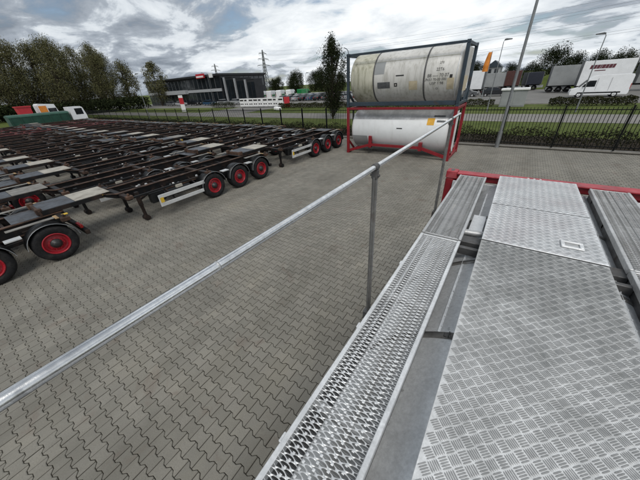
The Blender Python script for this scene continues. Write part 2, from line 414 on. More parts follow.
# ================================================================== SETTING
GY = 20.0     # fence line
sheet('ground', -2500, 2500, -2500, 2500, -.05, 'grass')
sheet('yard_paving', -75, 40, -40, GY+.15, -.012, 'yard_far')
# the paving that is seen closely: every paver is its own block, bone shaped, in running bond
PW, PR, PA, PS, PG = .2, .165, .017, .020, .0042
def paver_poly(g, a=PA):
    q, h = PW/4, PR/2
    top = [(-2*q+g, h+a-g), (-q-PS-g*.0, h+a-g), (-q+PS, h-a-g), (q-PS, h-a-g), (q+PS, h+a-g), (2*q-g, h+a-g)]
    return top[::-1]+[(x, -y) for x, y in top]
def paver_block():
    lo, mid, hi = paver_poly(PG), paver_poly(PG), paver_poly(PG+.0065)
    vs_ = [(x,y,-.02) for x,y in lo]+[(x,y,-.0045) for x,y in mid]+[(x,y,0) for x,y in hi]
    n = 12; fs = [tuple(range(2*n,3*n))]
    for k in range(2): fs += [(k*n+i, k*n+(i+1)%n, k*n+n+(i+1)%n, k*n+n+i) for i in range(n)]
    return vs_, fs
def project(x, y, z=0):
    d = Vector((x, y, z-CAM_H)); w = d.dot(cf)
    if w < .3: return None
    return 320+FPX*d.dot(cr)/w, 240-FPX*d.dot(cu)/w, w
pv, pf = paver_block(); pva = np.array(pv)
bed = struct(MB().add([(-17.2,-4,-.0068),(22,-4,-.0068),(22,GY-.12,-.0068),(-17.2,GY-.12,-.0068)], [(0,1,2,3)]).build('paving', 'joint', recalc=False))
centres = []
for r in range(int(-3.9/PR), int((GY-.25)/PR)):
    y = r*PR; off = (r % 2)*PW/2
    for c in range(int(-17.0/PW), int(21.5/PW)):
        x = c*PW+off
        q = project(x, y)
        if q is None or not (-90 < q[0] < 730 and -40 < q[1] < 600): continue
        if -.45 < x < 1.5 and y < 4.4: continue
        vis = 0 <= q[0] <= 640 and q[1] <= 480 and not (x > -.62 and y < 4.6)
        centres.append((q[2] if vis else 99+q[2], x, y))
centres.sort()
near, rest = centres[:290], centres[290:]
pme = bpy.data.meshes.new('paver'); pme.from_pydata(pv, [], pf); pme.update()
for _, x, y in near:
    o = link('paver', pme, 'paver', bed)
    o.location = (x+random.gauss(0,.0006), y+random.gauss(0,.0006), random.gauss(0,.0012)); o.rotation_euler = (random.gauss(0,.006), random.gauss(0,.006), random.gauss(0,.006))
def paver_field():
    n = len(rest); P = np.array([(x,y) for _,x,y in rest])
    rot = RNG.normal(0,.006,n); t1 = RNG.normal(0,.006,n); t2 = RNG.normal(0,.006,n); dz = RNG.normal(0,.0012,n)
    c, s = np.cos(rot)[:,None], np.sin(rot)[:,None]
    X, Y, Z = pva[:,0][None], pva[:,1][None], pva[:,2][None]
    V = np.stack([X*c-Y*s+P[:,:1], X*s+Y*c+P[:,1:], Z+t1[:,None]*X+t2[:,None]*Y+dz[:,None]], -1).reshape(-1,3)
    m = len(pva); F = []
    for i in range(n): F += [tuple(i*m+k for k in f) for f in pf]
    me = bpy.data.meshes.new('paver_field'); me.from_pydata(V.tolist(), [], F); me.update()
    stuff(link('paver_field', me, 'paver', bed))
paver_field()
# verge, footway and street beyond the fence
sheet('planting_bed', -75, 60, GY+.15, 24.0, -.030, 'soil')
sheet('footway', -140, 120, 31.0, 36.8, -.036, 'footway')
sheet('street', -300, 300, 48.0, 62.0, -.036, 'asphalt')
sheet('access_road', -56, -42.5, 36.8, 48.0, -.040, 'asphalt')
sheet('dealer_lot', -140, -30, 62.0, 130.0, -.032, 'lot')
sheet('truck_park', -30, 120, 62.0, 100.0, -.032, 'lot')
struct(MB().box(-75, 60, GY+.02, GY+.14, -.1, .06).build('kerb_edge', 'kerb'))
struct(MB().box(-300, 300, 47.8, 48.0, -.1, .07).build('street_kerb', 'kerb'))

# ================================================================== THE TANK CONTAINER WE STAND ON
def octagon(x0, x1, y0, y1, c): return [(x0+c,y0),(x1-c,y0),(x1,y0+c),(x1,y1-c),(x1-c,y1),(x0+c,y1),(x0,y1-c),(x0,y0+c)]
CX, FX0, FX1, FY0, FY1 = .50, -.72, 1.72, -1.28, 4.78
own = thing('tank_container', 'red framed tank container standing on the paving with aluminium tread plate roof', 'tank container', (CX, 1.75, 0))
own_in = Matrix.Translation((-CX, -1.75, 0))
def part(mb, name, mat, parent, root_off=(CX, 1.75, 0)):
    """geometry given in world metres; stored relative to its thing"""
    mb.v = [(v[0]-root_off[0], v[1]-root_off[1], v[2]-root_off[2]) for v in mb.v]
    return mb.build(name, mat, parent)
# tank shell
TR, TZ = 1.19, 1.355
shell = MB().lathe([(0,-1.12),(.55,-1.10),(.95,-1.06),(1.14,-1.0),(TR,-.85),(TR,4.54),(1.16,4.585),(.95,4.60),(.55,4.61),(0,4.612)], (CX,0,TZ), 'y', 72)
shell = part(shell, 'tank_shell', 'cladding', own)
for yb in (-.2, 1.39, 2.35, 3.37):
    b = MB().lathe([(TR,yb-.028),(TR+.006,yb-.028),(TR+.006,yb+.028),(TR,yb+.028)], (CX,0,TZ), 'y', 72)
    part(b, 'strap', 'post_steel', shell)
# long seams with rivets in the gaps
for xs in (-.075, .955):
    zs = TZ+math.sqrt(TR*TR-(xs-CX)**2)
    s_ = MB(); s_.beam((xs,1.42,zs+.001),(xs,4.3,zs+.001),.018,.004)
    for i in range(27): s_.cyl((xs+.006,1.48+i*.104,zs+.003),(xs+.006,1.48+i*.104,zs+.008),.005,6)
    part(s_, 'seam', 'cladding', shell)
# buckle of the strap
zb = TZ+math.sqrt(TR*TR-(-.02-CX)**2)
bk = MB().cbox(-.04,.006,1.372,1.408,zb-.004,zb+.010,.004); bk.tube([(-.012,1.39+.022*math.sin(q*.7),zb+.012+.022*math.cos(q*.7)) for q in range(10)],.004,6)
part(bk, 'strap_buckle', 'bracket', shell)
part(MB().cbox(-.60, 1.60, 4.575, 4.612, 2.05, 2.44, .005), 'end_plate', 'cladding', own)
# red end frames
def frame_end(y0, y1, nm):
    fr = MB()
    for x0, x1 in ((FX0, FX0+.13), (FX1-.13, FX1)): fr.cbox(x0, x1, y0, y1, .12, 2.46, .02)
    fr.cbox(FX0+.13, FX1-.13, y0+.03, y1-.02, 2.44, 2.535, .018)
    fr.cbox(FX0+.13, FX1-.13, y0+.03, y1-.02, .14, .28, .02)
    s_ = 1 if y0 > 0 else -1
    fr.prism([(FX0+.12,2.45),(FX0+.12,2.02),(FX0+.52,2.45)], 'y', y0+.05, y0+.062)
    fr.prism([(FX1-.12,2.45),(FX1-.52,2.45),(FX1-.12,2.02)], 'y', y0+.05, y0+.062)
    ef = part(fr, 'end_frame', 'red', own)
    for x0, x1 in ((FX0-.004, FX0+.158), (FX1-.158, FX1+.004)):
        for z0, z1 in ((0,.12),(2.46,2.578)):
            c = MB().cbox(x0, x1, y0-.004, y1+.004, z0, z1, .012)
            cc = part(c, 'corner_casting', 'red_worn', ef)
            if z0 > 1:
                h = MB(); xm, ym = (x0+x1)/2, (y0+y1)/2
                ov = [(xm+.03*math.cos(a)*1.0, ym+.052*math.sin(a)) for a in [i*math.pi/8 for i in range(16)]]
                h.prism(ov, 'z', z1+.0005, z1+.0025); part(h, 'aperture', 'bracket', ef)
frame_end(4.62, 4.78, 'far'); frame_end(-1.28, -1.12, 'near')
for i in range(3): part(MB().cyl((.36+i*.07,4.70,2.556),(.36+i*.07,4.70,2.568),.014,8), 'bolt_head', 'white', own)
cap = MB().cbox(FX0+.16, FX1-.16, 4.61, 4.79, 2.538, 2.556, .004); part(cap, 'top_flange', 'red_worn', own)
for x in (FX0+.02, FX1-.13):
    part(MB().cbox(x, x+.11, -1.12, 4.62, .14, .30, .015), 'bottom_rail', 'red', own)
for y in (-.3, 3.8):
    sd_ = MB().prism([(FX0+.2,.2),(FX1-.2,.2),(CX+.8,.62),(CX+.4,.2),(CX-.4,.2),(CX-.8,.62)], 'y', y-.06, y+.06)
    part(sd_, 'saddle', 'red', own)

# tread plates with raised five-bar pattern, each bar real relief
def tread_bars(x0, x1, y0, y1, z, c=.0435):
    s2 = math.sqrt(.5); L_, Wd, H = .0400, .0058, .0024
    pts = []; W_, Hh = x1-x0, y1-y0; n = int((W_+Hh)/c)+2
    bx = np.array([(-L_/2,0,0),(-L_/2+.006,-Wd/2,0),(L_/2-.006,-Wd/2,0),(L_/2,0,0),(L_/2-.006,Wd/2,0),(-L_/2+.006,Wd/2,0),
                   (-L_/2+.007,-Wd*.18,H),(L_/2-.007,-Wd*.18,H),(L_/2-.007,Wd*.18,H),(-L_/2+.007,Wd*.18,H)])
    bf = [(6,7,8,9),(1,2,7,6),(4,5,9,8),(0,1,6),(5,0,6,9) ,(2,3,7),(3,4,8,7)]
    V, F = [], []
    for i in range(-n, n):
        for j in range(-n, n):
            a, b = i*c, j*c
            px, py = (a-b)*s2, (a+b)*s2
            X, Y = x0+px, y0+py
            if not (x0+.006 < X < x1-.006 and y0+.006 < Y < y1-.006): continue
            base = R(45) if (i+j) % 2 else R(135)
            for k in range(5):
                o = (k-2)*.0087
                cx_, cy_ = X-math.sin(base)*o, Y+math.cos(base)*o
                if not (x0+.012 < cx_ < x1-.012 and y0+.012 < cy_ < y1-.012): continue
                V.append((cx_, cy_, base))
    V = np.array(V); cs, sn = np.cos(V[:,2])[:,None], np.sin(V[:,2])[:,None]
    P = np.stack([bx[:,0]*cs-bx[:,1]*sn+V[:,:1], bx[:,0]*sn+bx[:,1]*cs+V[:,1:2], np.broadcast_to(bx[:,2]+z, (len(V),10))], -1)
    P = P.reshape(-1,3)-np.array([CX,1.75,0])
    for i in range(len(V)): F += [tuple(i*10+q for q in f) for f in bf]
    me = bpy.data.meshes.new('tread_bars'); me.from_pydata(P.tolist(), [], F); me.update(); return me
DX0, DX1 = .012, .860
for y0, y1, z, m in ((-1.10, 2.492, 2.600, 'tread_old'), (2.507, 3.418, 2.604, 'tread_new'), (3.438, 4.560, 2.600, 'tread_new')):
    dp = MB().cbox(DX0, DX1, y0, y1, z-.005, z, .002); dp.box(DX0+.001, DX0+.005, y0+.01, y1-.01, z-.045, z-.005); dp.box(DX1-.005, DX1-.001, y0+.01, y1-.01, z-.045, z-.005)
    dpo = part(dp, 'tread_plate', m, own)
    stuff(link('tread_bars', tread_bars(DX0, DX1, y0, y1, z), m.replace('tread', 'bar'), dpo))
    if abs(y0-2.507) < .01:
        # recessed lifting handle
        hx0, hx1, hy0, hy1 = .585, .735, 2.655, 2.778
        h = MB(); t = .026
        for a in ((hx0,hx1,hy0,hy0+t),(hx0,hx1,hy1-t,hy1),(hx0,hx0+t,hy0+t,hy1-t),(hx1-t,hx1,hy0+t,hy1-t)): h.cbox(*a, z+.002, z+.016, .004)
        hf = part(h, 'handle_frame', 'galv', dpo)
        part(MB().box(hx0+t, hx1-t, hy0+t, hy1-t, z+.001, z+.0035), 'handle_cup', 'galv_dark', hf)
for y, z in ((2.4935, 2.6005), (3.4195, 2.6035)): part(MB().box(DX0+.004, DX1-.004, y, y+(.012 if y < 3 else .017), z-.05, z), 'gap_shade_strip', 'ink', own)  # black strips filling the plate joints, painting the shade of an open gap
# deck bearers in the gaps; pair under plate joints added to darken them
for y in (-.7, .55, 2.50, 3.428, 4.2): part(MB().box(DX0+.04, DX1-.04, y-.03, y+.03, 2.50, 2.553), 'deck_bearer', 'bracket', own)
for x0, x1 in ((-.15, .03), (.845, 1.02)):
    part(MB().cbox(x0, x1, 2.57, 2.70, 2.44, 2.50, .006), 'bracket_plate', 'bracket', own); part(MB().cbox(x0, x1, 2.42, 2.46, 2.44, 2.515, .006), 'bracket_plate', 'bracket', own)
part(MB().cyl((-.16,2.77,2.500),(.02,2.79,2.500),.032,16), 'vent_pipe', 'galv_dark', own)
part(MB().cbox(-.13,.0,2.86,3.32,2.455,2.47,.004), 'gap_plate', 'tread_new', own)
part(MB().cbox(.02,.04,2.8,3.4,2.45,2.55,.004), 'gap_rail', 'galv_dark', own)

# perforated grip walkway planks: staggered oval openings between raised ridges
def grip_plank(x0, x1, y0, y1, z):
    U, V_ = .0304, .0292; sc = .024/.0088
    hx = [(.0304,-.00837),(.0304,.00837),(0,.0315),(-.0304,.00837),(-.0304,-.00837),(0,-.0315)]
    def outer(a):
        d = np.array([math.cos(a), math.sin(a)]); best = 9
        for nx, ny, dd in ((1,0,.0304),(-1,0,.0304),*[(sx*.0304,sy*.0399,.001258) for sx in (1,-1) for sy in (1,-1)]):
            q = nx*d[0]+ny*d[1]
            if q > 1e-6: best = min(best, dd/q)
        return d*best
    ang = sorted(set([math.atan2(y,x) for x,y in hx]+[i*math.pi/6+.26 for i in range(12)]))
    n = len(ang)
    O = np.array([outer(a) for a in ang]); I = np.array([(.0241*math.cos(a), .0241*math.sin(a)) for a in ang])
    O[:,1] /= sc; I[:,1] /= sc
    e = .024; rows = int((x1-x0-2*e)/U); U2 = (x1-x0-2*e)/rows; kx = U2/U
    V, F = [], []; o = 0
    def zz(x): return z-.0025+.0025*math.cos((x-x0-e)/(2*U2)*2*math.pi)
    for r in range(rows):
        cx_ = x0+e+(r+.5)*U2
        m = int((y1-y0)/V_)-1
        for k in range(m):
            cy_ = y0+V_*(k+.75+(.5 if r % 2 else 0))
            for p in O: X = min(max(cx_+p[0]*kx, x0+.004), x1-.004); V.append((X, cy_+p[1], zz(X)))
            for p in I: V.append((cx_+p[0]*kx, cy_+p[1], zz(cx_+p[0]*kx)-.001))
            for p in I: V.append((cx_+p[0]*kx*.97, cy_+p[1]*.94, zz(cx_+p[0]*kx)-.0025))
            for i in range(n):
                j = (i+1) % n
                F.append((o+i, o+j, o+n+j, o+n+i)); F.append((o+n+i, o+n+j, o+2*n+j, o+2*n+i))
            o += 3*n
    mb = MB(); mb.add(V, F)
    return mb
def walkway(x0, x1, y0, y1, z, m):
    w = part(grip_plank(x0, x1, y0, y1, z), 'grip_plank', m, own)
    ed = MB()
    for xa, xb in ((x0, x0+.026), (x1-.026, x1)):
        ed.cbox(xa, xb, y0, y1, z-.05, z+.003, .004)
    ed.cbox(x0+.026, x1-.026, y0, y0+.018, z-.03, z-.002, .004); ed.cbox(x0+.026, x1-.026, y1-.018, y1, z-.03, z-.002, .004)
    part(ed, 'plank_edge', m, w)
    # teeth standing along the ridges
    t = MB(); U2 = (x1-x0-.048)/12
    for r in range(0, 13, 2):
        xx = x0+.024+r*U2
        if xx < x0+.03 or xx > x1-.03: continue
        for k in range(int((y1-y0)/.0292)-1):
            yy = y0+.0292*(k+1.0)
            t.add([(xx-.006,yy-.006,z),(xx+.006,yy-.006,z),(xx+.006,yy+.006,z),(xx-.006,yy+.006,z),(xx,yy,z+.003)], [(0,1,4),(1,2,4),(2,3,4),(3,0,4)])
    stuff(part(t, 'grip_teeth', m, w))
walkway(-.512, -.146, -1.10, 2.460, 2.55, 'galv'); walkway(-.512, -.146, 2.492, 4.575, 2.55, 'galv_dark')
walkway(1.005, 1.371, -1.10, 2.60, 2.555, 'galv_dark'); walkway(1.005, 1.371, 2.615, 4.575, 2.555, 'galv_dark')
for y in (-.7, .55, 1.5, 2.476, 3.6, 4.3):
    for xa in (-.50, 1.02): part(MB().box(xa, xa+.34, y-.02, y+.02, 2.45, 2.50), 'walkway_bearer', 'galv_dark', own)
for xa in (-.505, -.172, 1.02, 1.352): part(MB().box(xa, xa+.012, -1.08, 4.55, 2.20, 2.50), 'light_block_plate', 'bracket', own)  # plates added under the planks to keep side light out of the holes
for y in (.30, 1.05, 1.85): part(MB().cbox(-.524,-.511,y,y+.045,2.52,2.548,.003), 'edge_clip', 'galv', own)

# folding handrail on the outer edge
RX, RZ = -.62, 3.466
rail = thing('handrail', 'bright steel handrail tube with two thin posts beside the perforated walkway', 'handrail', (RX, 1.5, 2.3))
ro = (RX, 1.5, 2.3)
part(MB().tube([(RX,-1.05,RZ),(RX,0,RZ),(RX,1.5,RZ),(RX,3,RZ),(RX,4.14,RZ)], .0150, 20), 'rail_tube', 'pipe', rail, ro)
for y in (-.7, 1.46, 3.62):
    p_ = MB().cbox(RX-.017, RX+.017, y-.007, y+.007, 2.28, RZ-.05, .003); p_.cbox(RX-.004, RX+.004, y-.017, y+.017, 2.28, RZ-.06, .002)
    po = part(p_, 'rail_post', 'post_steel', rail, ro)
    c_ = MB().lathe([(.0153,-.018),(.021,-.018),(.021,.018),(.0153,.018)], (RX,y,RZ), 'y', 16); c_.cbox(RX-.02,RX+.02,y-.015,y+.015,RZ-.07,RZ-.016,.004); c_.cyl((RX-.03,y,RZ-.05),(RX+.03,y,RZ-.05),.008,8)
    part(c_, 'rail_clamp', 'bracket', po, ro)
    part(MB().cbox(RX-.03, RX+.10, y-.04, y+.04, 2.20, 2.29, .006), 'post_bracket', 'bracket', po, ro)
for y in (.33, 2.35): part(MB().lathe([(.0151,-.003),(.0158,-.003),(.0158,.003),(.0151,.003)], (RX,y,RZ), 'y', 16), 'rail_joint', 'galv_dark', rail, ro)

# ================================================================== STACKED TANK CONTAINERS
SX0, SX1, SY0, SY1 = -8.48, -2.42, 15.20, 17.64
SCY = (SY0+SY1)/2
def curved_patch(xc, zc, w, h, r, cy, cz, off, nx=2, nz=6):
    """thin sheet lying on the -Y side of a tank along X"""
    vs_, fs = [], []; a_c = math.asin(max(-1, min(1, (zc-cz)/r))); da = h/r
    for j in range(nz+1):
        a = a_c+da*(j/nz-.5)
        for i in range(nx+1): vs_.append((xc+w*(i/nx-.5), cy-(r+off)*math.cos(a), cz+(r+off)*math.sin(a)))
    for j in range(nz):
        for i in range(nx): q = j*(nx+1)+i; fs.append((q, q+1, q+nx+2, q+nx+1))
    return MB().add(vs_, fs, True)
def curved_text(body, size, xc, zc, r, cy, cz, off):
    me = text_mesh(body, size); a_c = math.asin((zc-cz)/r)
    for v in me.vertices:
        a = a_c+v.co.y/r; x = xc+v.co.x
        v.co = (x, cy-(r+off)*math.cos(a), cz+(r+off)*math.sin(a))
    return me
def stacked_tank(z0, mat_frame, label, upper):
    o3 = ((SX0+SX1)/2, SCY, z0)
    t = thing('tank_container', label, 'tank container', o3)
    H = 2.59; r = 1.19 if upper else 1.14; cz = z0+(1.355 if upper else 1.335)
    L0, L1 = SX0+.16, SX1-.16
    if upper:
        k = 5
        sh = MB().lathe([(0,L0+.0),(.6,L0+.01),(1.0,L0+.03),(1.14,L0+.06),(r,L0+.13),(r,SX0+1.62)], (0,SCY,cz), 'x', 64)
        s1 = part(sh, 'tank_shell', 'tank_mossy', t, o3)
        sh = MB().lathe([(r,SX0+1.62),(r,SX0+4.28)], (0,SCY,cz), 'x', 64); part(sh, 'tank_shell', 'tank_dirty', t, o3)
        sh = MB().lathe([(r,SX0+4.28),(r,L1-.13),(1.14,L1-.06),(1.0,L1-.03),(.6,L1-.01),(0,L1)], (0,SCY,cz), 'x', 64); part(sh, 'tank_shell', 'tank_dirty', t, o3)
        for xb in (1.62, 4.28):
            part(MB().lathe([(r,SX0+xb-.035),(r+.018,SX0+xb-.035),(r+.018,SX0+xb+.035),(r,SX0+xb+.035)], (0,SCY,cz), 'x', 64), 'strap', 'bracket', t, o3)
        part(MB().lathe([(r,L1-.19),(r+.010,L1-.19),(r+.010,L1-.15),(r,L1-.15)], (0,SCY,cz), 'x', 64), 'strap', 'galv', t, o3)
    else:
        ends0 = [(0,L0),(.6,L0+.02),(.95,L0+.06),(1.06,L0+.12),(r,L0+.25)]; ends1 = [(r,L1-.25),(1.06,L1-.12),(.95,L1-.06),(.6,L1-.02),(0,L1)]
        s1 = MB(); s1.lathe(ends0+ends1, (0,SCY,cz), 'x', 30, R(148), R(392)); part(s1, 'tank_shell', 'tank_white', t, o3)
        s2_ = MB(); s2_.lathe(ends0+ends1, (0,SCY,cz), 'x', 20, R(32), R(148)); part(s2_, 'tank_cladding', 'tank_grey', t, o3)
        part(curved_patch(SX0+.86, cz-.62, .95, .75, r, SCY, cz, .004), 'repair_patch', 'box_grey', t, o3)
    # end frames
    for x0, x1 in ((SX0, SX0+.15), (SX1-.15, SX1)):
        fr = MB()
        for y0, y1 in ((SY0, SY0+.14), (SY1-.14, SY1)): fr.cbox(x0, x1, y0, y1, z0+.118, z0+H-.118, .018)
        fr.cbox(x0+.02, x1-.02, SY0+.14, SY1-.14, z0+H-.16, z0+H-.03, .018); fr.cbox(x0+.02, x1-.02, SY0+.14, SY1-.14, z0+.03, z0+.17, .018)
        for s in (1,-1):
            ya, yb = (SY0+.12, SCY-.35) if s > 0 else (SY1-.12, SCY+.35)
            fr.beam(((x0+x1)/2, ya, z0+.75), ((x0+x1)/2, yb, z0+.12), .08, .10)
        ef = part(fr, 'end_frame', mat_frame, t, o3)
        for y0, y1 in ((SY0-.003, SY0+.162), (SY1-.162, SY1+.003)):
            for za, zb_ in ((z0+.001, z0+.118), (z0+H-.118, z0+H-.001)):
                part(MB().cbox(x0-.003, x1+.018 if x0 < -5 else x1+.003, y0, y1, za, zb_, .012), 'corner_casting', mat_frame, ef, o3)
    if upper:
        for y in (SY0+.02, SY1-.12):
            part(MB().cbox(SX0+.17, SX1-.17, y, y+.10, z0+H-.12, z0+H-.02, .012), 'top_rail', mat_frame, t, o3)
            part(MB().cbox(SX0+.17, SX1-.17, y, y+.12, z0+.06, z0+.26, .015), 'bottom_rail', mat_frame, t, o3)
        part(MB().tube([(SX0+.08,SY0+.08,z0+H),(SX0+.06,SY0+.08,z0+H+.14),(SX0-.02,SY0+.05,z0+H+.24),(SX0-.16,SY0,z0+H+.30)], .018, 8), 'vent_hose', mat_frame, t, o3)
        part(MB().cbox(SX0+.6, SX1-.6, SCY-.25, SCY+.25, z0+H-.10, z0+H-.06, .01), 'walkway', 'galv_dark', t, o3)
        # plates, stickers and lettering on the shell
        for (xc,zc,w,h,m,nm) in ((-6.55,4.43,.55,.62,'box_grey','data_panel'),(-6.28,3.62,.70,.30,'grey_decal','data_plate'),(-4.72,3.55,.42,.42,'tan_decal','faded_sticker'),(-2.98,3.55,.30,.50,'tan_decal','hazard_sticker'),(-5.42,4.02,.42,.055,'ink','stripe'),(-5.62,3.62,.17,.17,'ink','round_mark')):
            part(curved_patch(xc, zc, w, h, r, SCY, cz, .006), nm, m, t, o3)
        part(curved_patch(-5.62, 3.62, .07, .07, r, SCY, cz, .009), 'round_mark_centre', 'decal', t, o3)
        part(curved_patch(-2.98, 3.86, .12, .14, r, SCY, cz, .009), 'sticker_mark', 'ink', t, o3)
        for body, sz, xc, zc in (('22T6', .17, -3.50, 4.16), ('88 ---- 70 07', .19, -3.56, 3.92), ('UN33 70-00 000', .15, -3.68, 3.76), ('USP 1 98', .17, -3.60, 3.60), ('270', .13, -3.48, 4.42), ('O', .14, -3.58, 3.38)):
            me = curved_text(body, sz, xc, zc, r, SCY, cz, .012)
            for v in me.vertices: v.co = v.co-Vector(o3)
            link('lettering', me, 'ink_faded', t)
        for xq in (.45, 2.4, 3.4, 5.0, 5.55):
            part(MB().lathe([(r,SX0+xq-.006),(r+.004,SX0+xq-.006),(r+.004,SX0+xq+.006),(r,SX0+xq+.006)], (0,SCY,cz), 'x', 64), 'cladding_seam', 'tank_dirty', t, o3)
        a_ = R(142)
        part(MB().box(SX0+.35, SX1-.35, SCY+r*math.cos(a_)-.012, SCY+r*math.cos(a_)+.004, cz+r*math.sin(a_)-.008, cz+r*math.sin(a_)+.010), 'long_seam', 'tank_mossy', t, o3)
        for xq in (1.0, 3.0, 5.0): part(MB().cyl((SX0+xq,SCY,cz+r-.02),(SX0+xq,SCY,cz+r+.035),.22,18), 'hatch', 'galv_dark', t, o3)
        # markings board on the end
        part(MB().box(SX1-.06, SX1-.045, SCY-.92, SCY+.35, z0+.95, z0+2.35), 'end_board', 'decal', t, o3)
        part(MB().box(SX1-.044, SX1-.038, SCY-.80, SCY+.1, z0+.62, z0+1.25), 'end_sticker', 'tan_decal', t, o3)
    else:
        part(MB().cbox(SX0+.15, SX1-.15, SY0+.02, SY0+.13, z0+H-.13, z0+H-.01, .012), 'top_rail', mat_frame, t, o3)
        part(MB().cbox(SX0+.15, SX1-.15, SY1-.13, SY1-.02, z0+H-.13, z0+H-.01, .012), 'top_rail', mat_frame, t, o3)
        for y in (SY0+.10, SY1-.10):
            s = MB(); a, b = SX0+1.55, SX1-1.55
            s.beam((SX0+.12,y,z0+.14),(a,y,z0+.56),.12,.14); s.beam((b,y,z0+.56),(SX1-.12,y,z0+.14),.12,.14); s.beam((a,y,z0+.56),(b,y,z0+.56),.12,.13)
            for x in (a, b): s.cbox(x-.09, x+.09, y-.08, y+.10, z0+.40, z0+(1.06 if x == a else .84), .015)
            part(s, 'saddle_beam', mat_frame, t, o3)
        for x in (SX0+1.55, SX1-1.55):
            part(MB().prism([(SY0+.2,z0+.42),(SY1-.2,z0+.42),(SY1-.2,z0+.62),(SCY+.5,z0+.33),(SCY,z0+.21),(SCY-.5,z0+.33),(SY0+.2,z0+.62)][::1] , 'x', x-.05, x+.05), 'saddle', mat_frame, t, o3)
        part(curved_patch(-3.62, z0+1.88, .36, .36, r, SCY, cz, .006), 'orange_sticker', 'orange', t, o3)
        part(curved_patch(-5.22, z0+1.52, .32, .055, r, SCY, cz, .006), 'stripe', 'ink', t, o3)
        for body, sz, xc, zc in (('00000 0', .15, -3.30, z0+2.15), ('0 000', .12, -3.20, z0+1.95)): pass
        part(curved_patch(-3.25, z0+2.12, .55, .10, r, SCY, cz, .006), 'dark_marking', 'grey_decal', t, o3)
        part(curved_patch(-3.12, z0+1.90, .42, .10, r, SCY, cz, .006), 'dark_marking', 'grey_decal', t, o3)
        part(MB().box(SX1-.06, SX1-.045, SCY-.95, SCY-.25, z0+.35, z0+2.35), 'end_board', 'white', t, o3)
    return t
stacked_tank(0.0, 'red', 'white tank container in a red frame, bottom of the stack on the paving', False)
stacked_tank(2.592, 'bluegrey', 'stained tank container in a blue grey frame, stacked on the red framed one', True)

# ================================================================== CONTAINER TRAILERS
def wheel_parts(parent, x, y, side):
    """single wide tyre with a red dished rim; x is the outer face"""
    s = side; z = .505
    ty = MB().lathe([(.30,-.02),(.33,.0),(.44,.012),(.485,-.02),(.502,-.07),(.502,-.30),(.485,-.35),(.44,-.375),(.33,-.37),(.30,-.33)], (0,0,0), 'x', 28)
    for k in range(5):
        pass
    ty.v = [(v[0]*s, v[1], v[2]) for v in ty.v]
    w = ty.build('tyre', 'tyre', None)
    rm = MB().lathe([(.302,-.01),(.285,.002),(.272,-.004),(.262,-.05),(.25,-.10),(.19,-.085),(.165,-.06),(.13,-.055)], (0,0,0), 'x', 28)
    for i in range(10):
        a = i*math.pi/5; rm.cyl((-.065,.165*math.cos(a),.165*math.sin(a)),(-.025,.165*math.cos(a),.165*math.sin(a)),.014,6)
    rm.v = [(v[0]*s, v[1], v[2]) for v in rm.v]
    r_ = rm.build('rim', 'rim_red', w)
    hb = MB().lathe([(.132,-.058),(.125,-.02),(.085,-.005),(.075,.03),(.055,.045),(0,.047)], (0,0,0), 'x', 16)
    hb.v = [(v[0]*s, v[1], v[2]) for v in hb.v]
    hb.build('hub', 'hub', w)
    w.parent = parent; w.location = (x, y, z); w.name = 'wheel'
    return w
